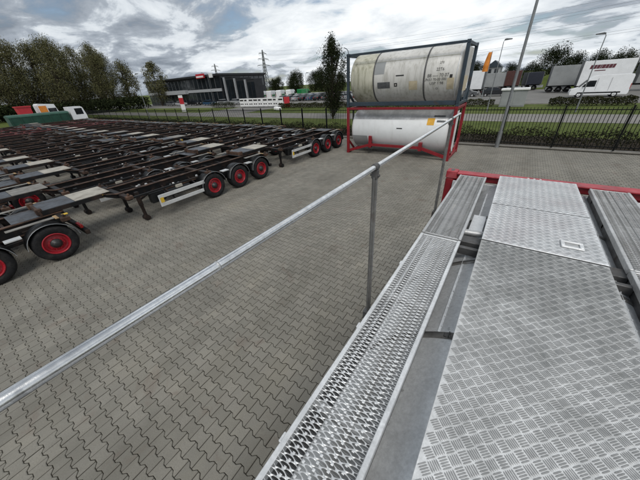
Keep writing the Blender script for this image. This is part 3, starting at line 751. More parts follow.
def make_trailer(lite=False, fl='flange', cream='cream', neck='neck_plate'):
    t = bpy.data.objects.new('container_trailer', None); COL.objects.link(t); t.empty_display_size = .3
    # main beams: webs with wider rusty flanges, stepped at the neck
    for s in (1, -1):
        x = s*.50; b = MB()
        b.prism([(1.55,1.15),(1.55,1.21),(1.95,1.10),(8.45,1.10),(8.45,.94),(7.9,.82),(2.6,.80),(1.9,.98)], 'x', x-.012, x+.012)
        bo = b.build('main_beam', 'chassis', t)
        f = MB()
        f.prism([(1.5,1.262),(1.5,1.276),(1.95,1.128),(8.45,1.128),(8.45,1.108),(1.95,1.108)], 'x', x-.065, x+.065)
        f.box(x-.06, x+.06, 2.6, 7.9, .785, .80)
        f.build('flange', fl, bo)
        g = MB().box(x-.06, x+.06, .06, 1.56, 1.145, 1.262).build('neck_beam', 'chassis', t)
    MB().cbox(-.52, .52, .05, .86, 1.256, 1.272, .004).build('coupler_plate', neck, t)
    MB().cbox(-.515, .515, .87, 1.80, 1.262, 1.278, .004).build('deck_plate', cream, t)
    fc = MB().cbox(-.56, .56, 0, .06, 1.14, 1.29, .01)
    for s in (1,-1): fc.cbox(s*.47-.07, s*.47+.07, -.05, .10, 1.16, 1.33, .015)
    fc.build('front_beam', fl, t)
    # bolsters with twist locks, cross members
    for y, w in ((2.05, 1.16), (5.05, 1.14), (8.30, 1.18)):
        bl = MB().cbox(-w, w, y-.08, y+.08, .97, 1.10, .012)
        bo = bl.build('bolster', 'chassis', t)
        for s in (1,-1):
            k = MB().cbox(s*w-.09, s*w+.09, y-.10, y+.10, 1.02, 1.125, .012); k.cyl((s*w,y,1.125),(s*w,y,1.17),.035,8); k.cbox(s*w-.05,s*w+.05,y-.025,y+.025,1.17,1.20,.008)
            k.build('twist_lock', fl, bo)
    for y in (2.75, 3.45, 4.2, 5.8, 6.5, 7.2): 
        MB().box(-.49, .49, y-.03, y+.03, .90, 1.02).build('cross_member', 'chassis', t)
    tail = MB().cbox(-.50, .50, 7.35, 8.22, 1.130, 1.138, .003).build('tail_plate', neck, t)
    # axles and wheels
    for y in (5.15, 6.50, 7.85):
        MB().cyl((-.9,y,.505),(.9,y,.505),.065,10).build('axle', 'chassis', t)
        for s in (1,-1):
            w = wheel_proto.copy() if s > 0 else wheel_proto_r.copy()
            COL.objects.link(w); w.parent = t; w.location = (s*1.245, y, .505); w.rotation_euler.x = random.random()*6
            for ch in (wheel_proto if s > 0 else wheel_proto_r).children:
                c = ch.copy(); COL.objects.link(c); c.parent = w
            m = MB().lathe([(.565,-.40),(.572,-.40),(.572,.0),(.565,.0)], (0,0,0), 'x', 16, R(6), R(174))
            m.v = [(v[0]*s, v[1], v[2]) for v in m.v]
            mo = m.build('mudguard', 'mudguard', t); mo.location = (s*1.26, y, .505)
            e = MB().lathe([(.564,.0),(.575,.0),(.575,.006),(.564,.006)], (0,0,0), 'x', 16, R(6), R(174))
            e.v = [(v[0]*s, v[1], v[2]) for v in e.v]
            e.build('edging', 'trim', mo)
    for s in (1,-1):
        MB().cbox(s*.66-.05, s*.66+.05, 4.55, 8.2, .62, .72, .01).build('suspension_beam', 'chassis', t)
        for y in (5.15, 6.50, 7.85):
            MB().cyl((s*.66,y+.34,.55),(s*.66,y+.34,.92),.13,12).build('air_spring', 'mudguard', t)
            MB().cyl((s*.42,y-.12,.62),(s*.42,y-.40,.66),.09,10).build('brake_chamber', 'chassis', t)
            MB().prism([(y-.42,.92),(y-.22,.92),(y-.28,.45),(y-.36,.45)], 'x', s*.62, s*.70).build('hanger', 'chassis', t)
        MB().cbox(s*.98-.12, s*.98+.12, 2.70, 3.18, .60, .96, .02).build('tool_box', 'mudguard', t)
        MB().cbox(s*1.10-.03, s*1.10+.03, 2.15, 4.60, .985, 1.045, .008).build('side_rail', 'chassis', t)
    MB().cbox(-.46, .46, 3.5, 4.15, .62, .88, .02).build('equipment_box', 'chassis', t)
    # landing legs
    for s in (1,-1):
        l = MB().cbox(s*.72-.06, s*.72+.06, 2.38, 2.50, .55, 1.06, .01); l.cbox(s*.72-.045, s*.72+.045, 2.395, 2.485, .12, .56, .008)
        l.cyl((s*.72-.11,2.44,.10),(s*.72+.11,2.44,.10),.10,14); l.beam((s*.72,2.44,.75),(s*.55,3.1,.92),.05,.05)
        l.build('landing_leg', 'chassis', t)
        # side guard: two aluminium rails closed at the front
        g = MB()
        for z in (.50, .80): g.cbox(s*1.235-.014, s*1.235+.014, 2.90, 4.62 if z < .6 else 4.72, z-.065, z+.065, .008)
        g.cbox(s*1.235-.013, s*1.235+.013, 2.86, 3.02, .436, .864, .010)
        go = g.build('side_guard', 'alu_rail', t)
        if not lite:
            MB().box(s*1.252-.002, s*1.252+.002, 2.90, 3.02, .58, .76).build('reflector', 'yellow', go)
            for y in (3.4, 4.5): MB().beam((s*1.22,y,.65),(s*.52,y,.95),.05,.05).box(s*1.215-.012, s*1.215+.005, y-.03, y+.03, .46, .84).build('guard_bracket', 'chassis', go)
            ab = MB().cyl((s*.72,3.3,.68),(s*.72,4.35,.68),.14,14); ab.build('air_tank', 'mudguard', t)
            for i in range(6):
                yy = 3.25+random.random()*1.6
                MB().cbox(s*.95-.03, s*.95+.03, yy-.03, yy+.03, .92+random.random()*.08, 1.02+random.random()*.05, .01).build('valve', random.choice(['fitting','grey_decal','grey_decal','white']), t)
    if not lite:
        MB().cbox(1.08, 1.20, 3.62, 3.86, .90, 1.0, .01).build('marker_box', 'cream', t)
        for i in range(5):
            pts = [(random.uniform(-.35,.35), 2.3+j*1.2, .98+random.uniform(-.05,.05)) for j in range(5)]
            MB().tube(pts, .016, 5).build('air_hose', 'chassis', t)
        for i in range(4):
            x, y = random.uniform(-.4,.4), random.uniform(2.3,5.5)
            MB().cbox(x-.035, x+.035, y-.04, y+.04, .98, 1.04, .012).build('coupling', random.choice(['fitting','box_grey','white']), t)
    for s in (1,-1):
        for y in (5.825, 7.175): MB().prism([(y-.16,.93),(y+.16,.93),(y+.16,.96),(y-.16,.96)], 'x', s*1.02, s*1.24).build('bridge_plate', 'alu_rail', t)
        MB().box(s*1.0-.08, s*1.0+.08, 7.15, 8.15, 1.132, 1.146).build('rear_deck_strip', 'cream_dull', t)
    # rear end
    rb = MB().cbox(-1.15, 1.15, 8.55, 8.66, .42, .55, .012)
    for s in (1,-1): rb.beam((s*.5,8.3,.95),(s*.5,8.58,.5),.08,.06)
    ro_ = rb.build('rear_bumper', 'chassis', t)
    for s in (1,-1):
        MB().cbox(s*.80-.18, s*.80+.18, 8.52, 8.60, .60, .70, .01).build('tail_light', 'tail_red', ro_)
        MB().cbox(s*1.02-.16, s*1.02+.16, 8.12, 8.20, 1.128, 1.15, .004).build('rear_stop', 'beige', t)
    return t
wheel_proto = wheel_parts(None, 0, 0, 1); wheel_proto_r = wheel_parts(None, 0, 0, -1)
variants = {'full': make_trailer(), 'dull': make_trailer(cream='cream_dull'), 'lite': make_trailer(True), 'red': make_trailer(True, 'flange_red', 'cream_dull'), 'litedull': make_trailer(True, cream='cream_dull')}
for w in (wheel_proto, wheel_proto_r):
    for ch in list(w.children): bpy.data.objects.remove(ch)
    bpy.data.objects.remove(w)
ORD = ['first','second','third','fourth','fifth','sixth','seventh','eighth','ninth','tenth','eleventh','twelfth','thirteenth','fourteenth','fifteenth','sixteenth','seventeenth']
rowx = [-10.95, -13.75, -16.55, -19.55, -22.65]
while rowx[-1] > -57: rowx.append(rowx[-1]-2.75-random.random()*.35)
y2 = [1.0, .08, 1.55, 1.68, 1.35]+[1.2+random.uniform(-.9,.9) for _ in range(20)]
y3 = [8.40, 7.85, 8.95, 9.1, 8.8]+[8.9+random.uniform(-.5,.7) for _ in range(20)]
y1 = [-6.95, -7.7, -6.4, -6.3]
used = set()
def place_trailer(v, x, y, rz, label):
    src = variants[v]
    o = src if v not in used else copy_tree(src)
    used.add(v)
    o.location = (x, y, 0); o.rotation_euler = (0, 0, rz); o['label'] = label; o['category'] = 'trailer'; o['group'] = 'container trailers parked in rows'
    return o
for i, x in enumerate(rowx[:17]):
    red = i in (11, 12, 14); col_ = 'rust red' if red else 'black'
    if i < 7: v2, v3 = ('full','dull','full','full','full','dull','full')[i], ('full','full','full','dull','full','full','dull')[i]
    else: v2 = 'red' if red else random.choice(['lite','litedull']); v3 = 'red' if red else random.choice(['lite','litedull','lite'])
    rz = random.gauss(0, .004)
    side = 'row along the open paving' if i == 0 else f'{ORD[i]} row from the open paving'
    place_trailer(v2, x, y2[i], rz, f'{col_} container trailer, middle one of the {side}')
    place_trailer(v3, x, y3[i], rz, f'{col_} container trailer at the fence end of the {side}')
    if i < 4: o1 = place_trailer('full', x, y1[i], rz, f'black trailer of the {side}, tail under another')
    if i == 0:
        MB().box(.571, .579, 6.3, 6.9, .98, 1.05).build('marking_strip', 'yellow', o1); MB().cbox(.93, 1.03, 8.30, 8.44, 1.126, 1.15, .008).build('marker', 'yellow', o1)

# ================================================================== FENCE AND YARD LAMP
fence = thing('boundary_fence', 'dark steel bar fence along the end of the paved yard', 'fence', (-24, GY, 0))
FO = (-24, GY, 0); FS, FXA, NP = 2.52, -66.0, 35
for i in range(NP+1):
    x = FXA+i*FS
    pm = MB().cbox(x-.035, x+.035, GY-.035, GY+.035, .06, 2.16, .006); pm.cbox(x-.042, x+.042, GY-.042, GY+.042, 2.16, 2.18, .005)
    part(pm, 'fence_post', 'fence', fence, FO)
    if i < NP:
        for z in (.22, 1.98): part(MB().box(x+.04, x+FS-.04, GY-.022, GY+.022, z-.02, z+.02), 'fence_rail', 'fence', fence, FO)
        bars = MB(); n = 16
        for k in range(n): xb = x+.08+(FS-.16)*k/(n-1); bars.box(xb-.012, xb+.012, GY-.012, GY+.012, .12, 2.10)
        stuff(part(bars, 'fence_bars', 'fence', fence, FO))
def lamp_post(loc, h, arm, label, rz=0, r=.07):
    t = thing('lamp_post', label, 'lamp post', loc, rz, 'lamp posts around the yard and street')
    MB().cyl((0,0,0),(0,0,h),r,12,r*.62).build('pole', 'lamp_steel', t)
    MB().cyl((0,0,0),(0,0,.9),r*1.35,12,r*1.3).build('pole_base', 'lamp_steel', t)
    MB().tube([(0,0,h-.05),(arm*.4,0,h+.10),(arm,0,h+.14)], r*.45, 8).build('arm', 'lamp_steel', t)
    MB().prism([(arm-.05,h+.08),(arm+.6,h+.12),(arm+.62,h+.19),(arm+.1,h+.24),(arm-.05,h+.20)], 'y', -.13, .13).build('lamp_head', 'grey_decal', t)
    return t
lamp_post((-.56, 19.45, 0), 9.2, .7, 'tall grey lamp post rising from the paving in front of the fence', R(180), .085)
lamp_post((4.72, 38.2, 0), 6.1, .1, 'slim street lamp in the grass behind the fence, beside the white van', R(180), .055)
lamp_post((-3.0, 38.2, 0), 6.5, .1, 'slim street lamp in the grass by the grey cabinet', 0, .05)
lamp_post((-81.5, 59.0, 0), 8.6, 2.2, 'curved arm street lamp before the dark glass building', R(180), .07)
lamp_post((-47.0, 63.0, 0), 6.2, .3, 'street lamp beside the rows of parked cars', 0, .06)
lamp_post((-58, 27.0, 0), 7.0, .6, 'pale lamp post in the verge before the tall trees', 0, .06)

# ================================================================== VEGETATION
def leaf_cloud(name, pts, size, mat, flat=0.0, seed=1):
    rg = np.random.default_rng(seed); n = len(pts); P = np.array(pts)
    a = rg.normal(size=(n,3)); a[:,2] *= (1-flat*.6); a /= np.linalg.norm(a,axis=1)[:,None]
    b = rg.normal(size=(n,3)); b -= (a*b).sum(1)[:,None]*a; b /= np.linalg.norm(b,axis=1)[:,None]
    s = size*rg.uniform(.55,1.35,(n,1)); w = rg.uniform(.4,.75,(n,1))
    V = np.stack([P-a*s, P+b*s*w, P+a*s, P-b*s*w], 1).reshape(-1,3)
    F = [(4*i,4*i+1,4*i+2,4*i+3) for i in range(n)]
    me = bpy.data.meshes.new(name); me.from_pydata(V.tolist(), [], F); me.update()
    me.materials.append(M[mat]); return me
def tree_meshes(h, w, base, nclump, per, leaf, mat, seed, columnar=False, lean=0.0):
    rg = np.random.default_rng(seed); tr = MB(); pts = []
    trunk = [(lean*(q/6)**1.5*h*.12+rg.normal(0,.02*w), rg.normal(0,.02*w), h*.93*q/6) for q in range(7)]
    r0 = h*.013+.03
    tr.tube(trunk, [r0*(1-.85*q/6) for q in range(7)], 8)
    for i in range(nclump):
        t = base+(1-base)*rg.random()**(.9)
        if columnar: prof = math.sin(min(1, (t-base)/(1-base)*1.02)*math.pi)**.55 if t < .98 else .1
        else: prof = (math.sin(((t-base)/(1-base)*.86+.10)*math.pi))**.7
        a = rg.random()*2*math.pi; rr = w*.5*prof*math.sqrt(rg.random())*(.9 if columnar else 1.0)
        q = t*6*.93; k = min(5, int(q)); tp = Vector(trunk[k]).lerp(Vector(trunk[k+1]), q-k)
        c = Vector((tp.x+rr*math.cos(a), tp.y+rr*math.sin(a), t*h*.97))
        st = Vector(trunk[max(0, int(max(base*.7, t-.22)*6*.93))])
        if i % 2 == 0: tr.tube([tuple(st), tuple(st.lerp(c,.55)+Vector((0,0,-.03*h*.3))), tuple(c)], [r0*.28, r0*.18, r0*.06], 5)
        rad = (h*.045 if columnar else w*.15)*rg.uniform(.6,1.35)
        g = rg.normal(size=(int(per*rg.uniform(.6,1.3)),3)); g *= np.minimum(1, 1.7/np.maximum(.01, np.linalg.norm(g, axis=1)))[:, None]; g *= (rad*np.array([.62,.62,.8 if not columnar else 1.2]))
        pts += list(g+np.array(c))
    lm = leaf_cloud('crown', pts, leaf, mat, seed=seed)
    return tr.mesh('trunk'), lm
def tree(meshes, loc, label, group, rz=0, sc=1.0, name='tree'):
    t = thing(name, label, 'tree', loc, rz, group); t.scale = (sc, sc, sc)
    a = link('trunk', meshes[0], 'bark', t); b = link('crown', meshes[1], None, t); return t
big = [tree_meshes(18.5, 8.5, .10, 190, 105, .125, 'leaf_olive', 10+i, lean=(-1)**i) for i in range(4)]
tl = [(-112, 2, 1.0), (-108, 8, .97), (-113, 13, 1.03), (-109, 18.5, 1.02), (-112, 24, 1.05), (-108, 29, 1.03), (-112, 34.5, 1.0), (-109, 39, 1.0), (-112, 43.5, .95), (-116, 5, .95), (-117, 10.5, .97), (-116, 16, 1.0), (-117, 21.5, 1.0), (-116, 26.5, 1.02), (-117, 31.8, 1.02), (-116, 37, 1.0), (-117, 42, .97)]
tl = [(x, y, q*.94) for x, y, q in tl]
for i, (x, y, s) in enumerate(tl):
    row = 'front row' if i < 9 else 'second row'
    k = (9-i) if i < 9 else (17-i)
    tree(big[i % 4], (x, y, -.05), f'tall olive tree, {ORD[k-1]} from the glass building in the {row}', 'tall trees beyond the parked trailers', random.random()*6, s, 'broadleaf_tree')
sm = [tree_meshes(11.5, 6.0, .16, 80, 100, .15, 'leaf_olive', 40+i) for i in range(2)]
tree(sm[0], (-117, 50.5, -.05), 'slender leafy tree standing apart between tree belt and dark glass building', 'trees beside the glass building', 0, 1.22, 'broadleaf_tree')
tree(sm[1], (-111, 58, -.05), 'leafy tree overlapping the end of the dark glass building', 'trees beside the glass building', 2, 1.16, 'broadleaf_tree')
pop = tree_meshes(8.2, 3.9, .13, 260, 75, .065, 'leaf_dark', 61, True)
tree(pop, (-19.2, 31.0, -.05), 'narrow dark columnar tree in the grass beside the stacked tanks', None, 0, 1.0, 'columnar_tree')
rnd_ = [tree_meshes(10.5, 10.5, .06, 110, 120, .17, 'leaf_dark', 70+i) for i in range(3)]
for i, (x, y, s) in enumerate([(-147, 146, .72), (-139, 150, .75), (-131, 146, .78), (-122, 150, .8), (-113, 142, 1.02), (-104, 148, .9), (-95, 142, .95), (-86, 146, .8), (-77, 150, .75), (-68, 150, .75)]):
    tree(rnd_[i % 3], (x, y, -.05), f'round dark tree behind the car lot, {ORD[i]} from the power pylon', 'round trees behind the car lot', i*1.3, s, 'round_tree')
for i, (x, y, s) in enumerate([(-34,104,.68),(-26,106,.66),(-19,101,.6),(-14,103,.62),(-5,112,.52),(0,114,.5),(4.6,104,.80),(9.5,108,.62),(14,106,.6),(18.5,107,.62),(23.5,105,.6),(28.5,107,.64),(34,104,.66)]):
    tree(rnd_[(i+1) % 3], (x, y, -.05), f'dark tree behind the parked lorries, {ORD[12-i]} from the end of the line' if i != 6 else 'tallest dark tree behind the parked lorries, above the white van', 'trees behind the parked lorries', i*.9, s, 'round_tree')
def hedge(name, x0, x1, y0, y1, h, n, mat, label, leaf=.07, seed=3):
    rg = np.random.default_rng(seed)
    P = np.stack([rg.uniform(x0,x1,n), rg.uniform(y0,y1,n), h*rg.random(n)**.6], -1)
    P[:,2] *= (1+.10*np.sin(P[:,0]*2.1)+.07*np.sin(P[:,0]*5.3+1))
    P -= np.array([(x0+x1)/2, (y0+y1)/2, 0])
    o = thing(name, label, 'hedge', ((x0+x1)/2, (y0+y1)/2, -.04))
    link('foliage', leaf_cloud('foliage', P, leaf, mat, seed=seed), None, o)
    st = MB()
    for k in range(int((x1-x0)/.8)):
        xx = x0+.4+k*.8-(x0+x1)/2; st.tube([(xx,0,0),(xx+.05,.02,h*.5),(xx+.02,.1,h*.8)], [.03,.02,.008], 5)
    st.build('stems', 'bark', o); return o
hedge('hedge', -41.0, -20.0, 44.6, 45.9, .85, 12000, 'leaf_hedge', 'clipped dark hedge between the verge and the car lot street')
hedge('hedge', -20.0, -2.9, 44.6, 45.9, .85, 10000, 'leaf_hedge', 'clipped hedge ending at the grey cabinet', seed=4)
hedge('hedge', 2.8, 10.2, 44.6, 45.9, .85, 5500, 'leaf_hedge', 'clipped hedge in front of the white van', seed=5)
hedge('hedge', 11.5, 26, 44.6, 45.9, .85, 7000, 'leaf_hedge', 'clipped hedge beyond the gap past the white van', seed=6)
hedge('hedge', -66.0, -57.0, 46.4, 47.4, 1.3, 3000, 'leaf_dark', 'dark hedge beside the white advertising boards', seed=7)
hedge('undergrowth', -107, -103, 4, 50, 3.2, 9000, 'leaf_dark', 'dark undergrowth beneath the tall tree belt', .28, 8)
rg = np.random.default_rng(5); nb = 60000
BP = np.stack([rg.uniform(-70,35,nb), GY+.3+3.2*rg.random(nb)**1.2, 0*rg.random(nb)], -1)
BP[:,2] = (.62+.16*np.sin(BP[:,0]*1.7)+.12*np.sin(BP[:,0]*4.1+BP[:,1]*2))*rg.random(nb)**.7*np.clip((24-BP[:,1])/1.2,.25,1)
stuff(link('ground_cover', leaf_cloud('ground_cover', BP, .05, 'leaf_bed', seed=9), None))
BO = bpy.data.objects['ground_cover']; BO['label'] = 'low dark shrubs along the foot of the fence'; BO['category'] = 'shrubs'

# ================================================================== BUILDINGS
def pane_wall(parent, x0, x1, y, z0, z1, n, face=-1, pane='glass_dark'):
    w = (x1-x0)/n
    for i in range(n):
        MB().box(x0+i*w+.10, x0+(i+1)*w-.10, y-.05, y-.02, z0, z1).build('window', pane, parent)
b1 = thing('glass_building', 'long dark glass showroom with flat roof and red roof sign', 'building', (-101, 70, 0))
BO1 = (-101, 70, 0)
def bpart(mb, n, m, p=None): return part(mb, n, m, p or b1, BO1)
bpart(MB().box(-124, -78, 60.6, 80, 0, 7.7), 'wall', 'facade')
bpart(MB().cbox(-124.4, -77.6, 60.0, 80.4, 7.7, 8.25, .05), 'roof', 'facade')
bpart(MB().box(-124, -78, 60.3, 60.58, 3.55, 4.35), 'floor_band', 'facade_pale')
bpart(MB().box(-112, -96, 59.2, 60.3, 3.3, 4.5), 'balcony', 'facade_pale')
for fl, (za, zb_) in enumerate(((.3, 3.4), (4.5, 7.3))):
    for i in range(20):
        x0 = -123.8+i*2.28
        bpart(MB().box(x0+.1, x0+2.18, 60.48, 60.56, za, zb_), 'window', 'glass_dark')
        if i: bpart(MB().box(x0-.07, x0+.07, 60.36, 60.58, za, zb_), 'mullion', 'mullion')
for j in range(8):
    for za, zb_ in ((.3,3.4),(4.5,7.3)): bpart(MB().box(-77.98, -77.9, 61+j*2.3, 63.0+j*2.3, za, zb_), 'window', 'glass_dark')
sg = bpart(MB().cbox(-88.5, -84.2, 59.6, 59.95, 7.4, 8.6, .03), 'roof_sign', 'sign_red')
bpart(MB().box(-88.2, -84.5, 59.55, 59.598, 7.6, 8.05), 'sign_lettering', 'white', b1)
bpart(MB().cbox(-81.8, -80.2, 59.6, 59.95, 7.3, 8.5, .03), 'roof_sign', 'white')
for nm, xa, ya, hh in (('nearest', -77.6, 61.5, 7.0), ('middle', -73.2, 61.8, 6.5), ('farthest', -69.0, 62.1, 6.0)):
    b = thing('showroom_block', f'black showroom block with white upright fins, {nm} of three beside the glass building', 'building', (xa, ya, 0), 0, 'black showroom blocks')
    MB().box(.6, 3.9, .2, 3.4, 0, hh).build('wall', 'facade', b)
    MB().cbox(.15, .45, -.3, 3.4, 0, hh+.1, .03).build('fin', 'facade_pale', b)
    for q in range(2): MB().box(.9+q*1.6, 2.2+q*1.6, .12, .18, .4, hh-.6).build('window', 'glass_dark', b)
    MB().cbox(.55, 3.95, .1, 3.5, hh, hh+.2, .03).build('roof', 'facade', b)
hs = thing('brick_house', 'brown roofed brick building behind the green truck', 'house', (-100, 3.2, 0))
MB().box(-5, 5, -5, 3.0, 0, 3.4).build('wall', 'brick', hs)
MB().prism([(-5.6,3.3),(3.6,3.3),(-1,6.6)], 'x', -5.4, 5.4).build('roof', 'roof_tile', hs)
MB().box(4.98, 5.04, -3, -1.6, 1.1, 2.4).build('window', 'glass_dark', hs)
h2 = thing('pale_house', 'small pale house with pitched roof among far trees', 'house', (-9.5, 112, 0))
MB().box(-1.9, 1.9, -4, 4, 0, 5.2).build('wall', 'facade_pale', h2)
MB().prism([(-2.2,5.1),(2.2,5.1),(0,6.9)], 'y', -4.3, 4.3).build('roof', 'bluegrey', h2)
for x in (-1.4, .4): MB().box(x, x+1.0, -4.06, -4.0, 3.6, 4.7).build('window', 'glass_dark', h2)

# pylons and cables
def pylon(loc, h, rz, label):
    t = thing('power_pylon', label, 'pylon', loc, rz, 'lattice power pylons'); s = h/45
    lat = MB()
    def hw(z): return (3.6*(1-z/28)+1.2*(z/28) if z < 28 else 1.2-.9*(z-28)/17)*s
    lev = [0, 6, 11, 16, 20, 24, 28, 32, 36, 40, 45]
    for a, b in zip(lev[:-1], lev[1:]):
        for sx in (1,-1):
            for sy in (1,-1): lat.beam((sx*hw(a),sy*hw(a),a*s),(sx*hw(b),sy*hw(b),b*s),.5*s,.5*s)
        for k in range(4):
            c = [(1,1),(-1,1),(-1,-1),(1,-1)]; p, q = c[k], c[(k+1)%4]
            lat.beam((p[0]*hw(a),p[1]*hw(a),a*s),(q[0]*hw(b),q[1]*hw(b),b*s),.30*s,.30*s); lat.beam((q[0]*hw(a),q[1]*hw(a),a*s),(p[0]*hw(b),p[1]*hw(b),b*s),.30*s,.30*s)
            lat.beam((p[0]*hw(b),p[1]*hw(b),b*s),(q[0]*hw(b),q[1]*hw(b),b*s),.26*s,.26*s)
    lat.build('lattice', 'pylon', t)
    for z, w in ((28, 13.0), (35, 10.5), (41, 7.5)):
        a = MB()
        for sx in (1,-1):
            for sy in (.5,-.5): a.beam((sx*.8*s,sy*s,z*s),(sx*w*s,0,z*s+.2),.4*s,.4*s); a.beam((sx*.8*s,sy*s,z*s+1.6*s),(sx*w*s,0,z*s+.25),.32*s,.32*s)
            a.cyl((sx*w*s,0,z*s),(sx*w*s,0,z*s-1.6*s),.14*s,6)
        a.build('cross_arm', 'pylon', t)
    return t
PA_, PB_ = (-293, 303, 0), (60, 330, 0)
dxy = Vector((PB_[0]-PA_[0], PB_[1]-PA_[1])); rzp = math.atan2(dxy.y, dxy.x)+math.pi/2
pylon(PA_, 45, rzp, 'lattice power pylon standing behind the round trees')
pylon((-420, 322, 0), 40, rzp, 'smaller looking lattice pylon behind the black showroom blocks')
pylon((140, 250, 0), 45, rzp, 'lattice power pylon holding the far end of the cables')
for z, w in ((28, 13.0), (35, 10.5), (41, 7.5), (45, .05)):
    for sx in ((1,-1) if w > 1 else (1,)):
        d = Vector((math.cos(rzp), math.sin(rzp), 0))*w*sx
        a = Vector(PA_)+d+Vector((0,0,z-1.6)); b = Vector((140,250,0))+d+Vector((0,0,z-1.6))
        pts = [a.lerp(b, k/24)-Vector((0,0,9*4*(k/24)*(1-k/24))) for k in range(25)]
        c = MB().tube(pts, .045, 5).build('power_cable', 'wire')
        tag(c, {28:'lowest',35:'middle',41:'upper',45:'topmost single'}[z]+' overhead power cable strung between the lattice pylons', 'cable', 'overhead power cables')

# ================================================================== VEHICLES AND STREET THINGS BEYOND THE FENCE
def side_loft(profile, half, inset, m_top):
    """closed side outline (y,z) given width: vertices lean in above m_top"""
    n = len(profile); mb = MB()
    def hw(z): return half if z <= m_top else half-inset*(z-m_top)
    A = [(hw(z), y, z) for y, z in profile]; B = [(-hw(z), y, z) for y, z in profile]
    mb.add(A+B, [tuple(range(n)), tuple(range(2*n-1, n-1, -1))]+[(i, n+i, n+(i+1)%n, (i+1)%n) for i in range(n)])
    return mb
def small_wheel(parent, x, y, r, w):
    s = 1 if x > 0 else -1
    t = MB().lathe([(.6*r,0),(.92*r,.012),(r,-.03),(r,-w+.03),(.9*r,-w)], (0,0,0), 'x', 16); t.v = [(v[0]*s,v[1],v[2]) for v in t.v]
    o = t.build('wheel', 'tyre', parent); o.location = (x, y, r)
    q = MB().lathe([(.62*r,-.005),(.5*r,-.03),(.2*r,.0),(0,.004)], (0,0,0), 'x', 12); q.v = [(v[0]*s,v[1],v[2]) for v in q.v]
    q.build('rim', 'fitting', o)
def car(loc, rz, paint, label, group):
    t = thing('parked_car', label, 'car', loc, rz, group)
    side_loft([(-2.15,.28),(-2.2,.55),(-2.1,.80),(-1.15,.95),(-.9,.98),(1.7,1.0),(2.1,.95),(2.18,.6),(2.1,.28)], .88, .10, .6).build('body', paint, t)
    side_loft([(-1.15,.93),(-.35,1.42),(.2,1.47),(1.2,1.42),(1.85,.98)], .80, .26, .95).build('glasshouse', 'car_glass', t)
    side_loft([(-.42,1.40),(-.30,1.46),(.2,1.50),(1.2,1.45),(1.3,1.38)], .70, .30, 1.35).build('roof', paint, t)
    for s in (1,-1):
        for y in (-1.35, 1.35): small_wheel(t, s*.89, y, .31, .2)
        MB().cbox(s*.62-.16, s*.62+.16, -2.20, -2.05, .58, .72, .02).build('headlight', 'white', t)
        MB().cbox(s*.66-.14, s*.66+.14, 2.08, 2.19, .66, .84, .02).build('tail_light', 'tail_red', t)
    return t
cars = []
cl = ['black','grey','silver','black','blue','black','grey','red','silver','black']
for i in range(9): car((-58+i*2.55, 66.5, -.03), R(180)+random.gauss(0,.02), 'car_'+cl[i], f'{cl[i]} car in the front row of the dealer lot, {ORD[i]} from the showrooms', 'cars parked in the dealer lot')
car((-33.5, 68, -.03), R(150), 'car_red', 'red car parked slightly askew at the end of the dealer lot', 'cars parked in the dealer lot')
for i in range(10): car((-63+i*2.6, 76.5, -.03), R(180), 'car_'+random.choice(['silver','grey','black','silver']) , f'car in the rear row of the dealer lot, {ORD[i]} from the showrooms', 'cars parked in the dealer lot')
for i, (x, y, c, rz) in enumerate([(-80, 56.3, 'blue', 90), (-74.5, 57.5, 'silver', 90), (-69, 58.0, 'silver', 92), (-64, 58.0, 'grey', 90), (-96, 56.5, 'silver', 90), (-103, 57, 'grey', 90), (-112, 50, 'silver', 80), (-88.5, 57, 'black', 90)]):
    car((x, y, -.03), R(rz), 'car_'+c, f'{c} car before the dark glass building, {ORD[i]} of the kerbside cars' if i else 'blue car parked before the corner of the dark glass building', 'cars before the glass building')
for i, x in enumerate((-9.5, -4.6, -14.0)):
    car((x, 65.5, -.03), R(90+random.gauss(0,3)), 'car_'+('grey','black','silver')[i], f'{("grey","black","silver")[i]} car parked before the white box body across the street', 'cars across the street')
def van(loc, rz, label, paint, stripe=None, group=None, sc=1.0):
    t = thing('delivery_van', label, 'van', loc, rz, group); t.scale = (sc, sc, sc)
    side_loft([(-3.0,.35),(-3.08,.7),(-2.95,1.05),(-2.15,1.28),(-1.35,2.25),(-.9,2.62),(-.4,2.70),(2.95,2.70),(3.05,2.5),(3.08,.5),(3.0,.32)], 1.0, .07, 1.1).build('body', paint, t)
    MB().prism([(-2.12,1.32),(-1.42,2.16),(-1.40,2.16),(-2.08,1.30)], 'x', -.80, .80).build('windscreen', 'car_glass', t).location = (0,-.035,.03)
    for s in (1,-1):
        MB().prism([(-1.95,1.34),(-1.30,2.10),(-.55,2.10),(-.55,1.34)], 'x', s*.965-.02, s*.965+.02).build('side_window', 'car_glass', t)
        MB().cbox(s*.99-.02, s*.99+.025, -2.2, 2.3, .52, .68, .01).build('side_trim', 'mudguard', t)
        MB().box(s*.985-.008, s*.985+.008, -.42, -.40, .6, 2.4).build('door_seam', 'grey_decal', t)
        MB().box(s*.985-.008, s*.985+.008, .95, .97, .6, 2.4).build('door_seam', 'grey_decal', t)
        for y in (-1.95, 1.75): small_wheel(t, s*1.0, y, .36, .24)
        MB().cbox(s*1.12-.1, s*1.12+.1, -1.75, -1.62, 1.4, 1.72, .02).build('mirror', 'mudguard', t)
        MB().cbox(s*.8-.14, s*.8+.14, -3.06, -2.9, .85, 1.08, .02).build('headlight', 'fitting', t)
        MB().cbox(s*.92-.06, s*.92+.06, 3.02, 3.09, .9, 1.6, .02).build('tail_light', 'tail_red', t)
        if stripe: MB().box(s*1.0-.02, s*1.0+.01, -.2, 2.6, 1.0, 1.5).build('stripe', stripe, t)
    return t
van((8.6, 58.2, -.03), R(-90), 'white high roof delivery van parked at the kerb behind the hedge', 'vehicle_white')
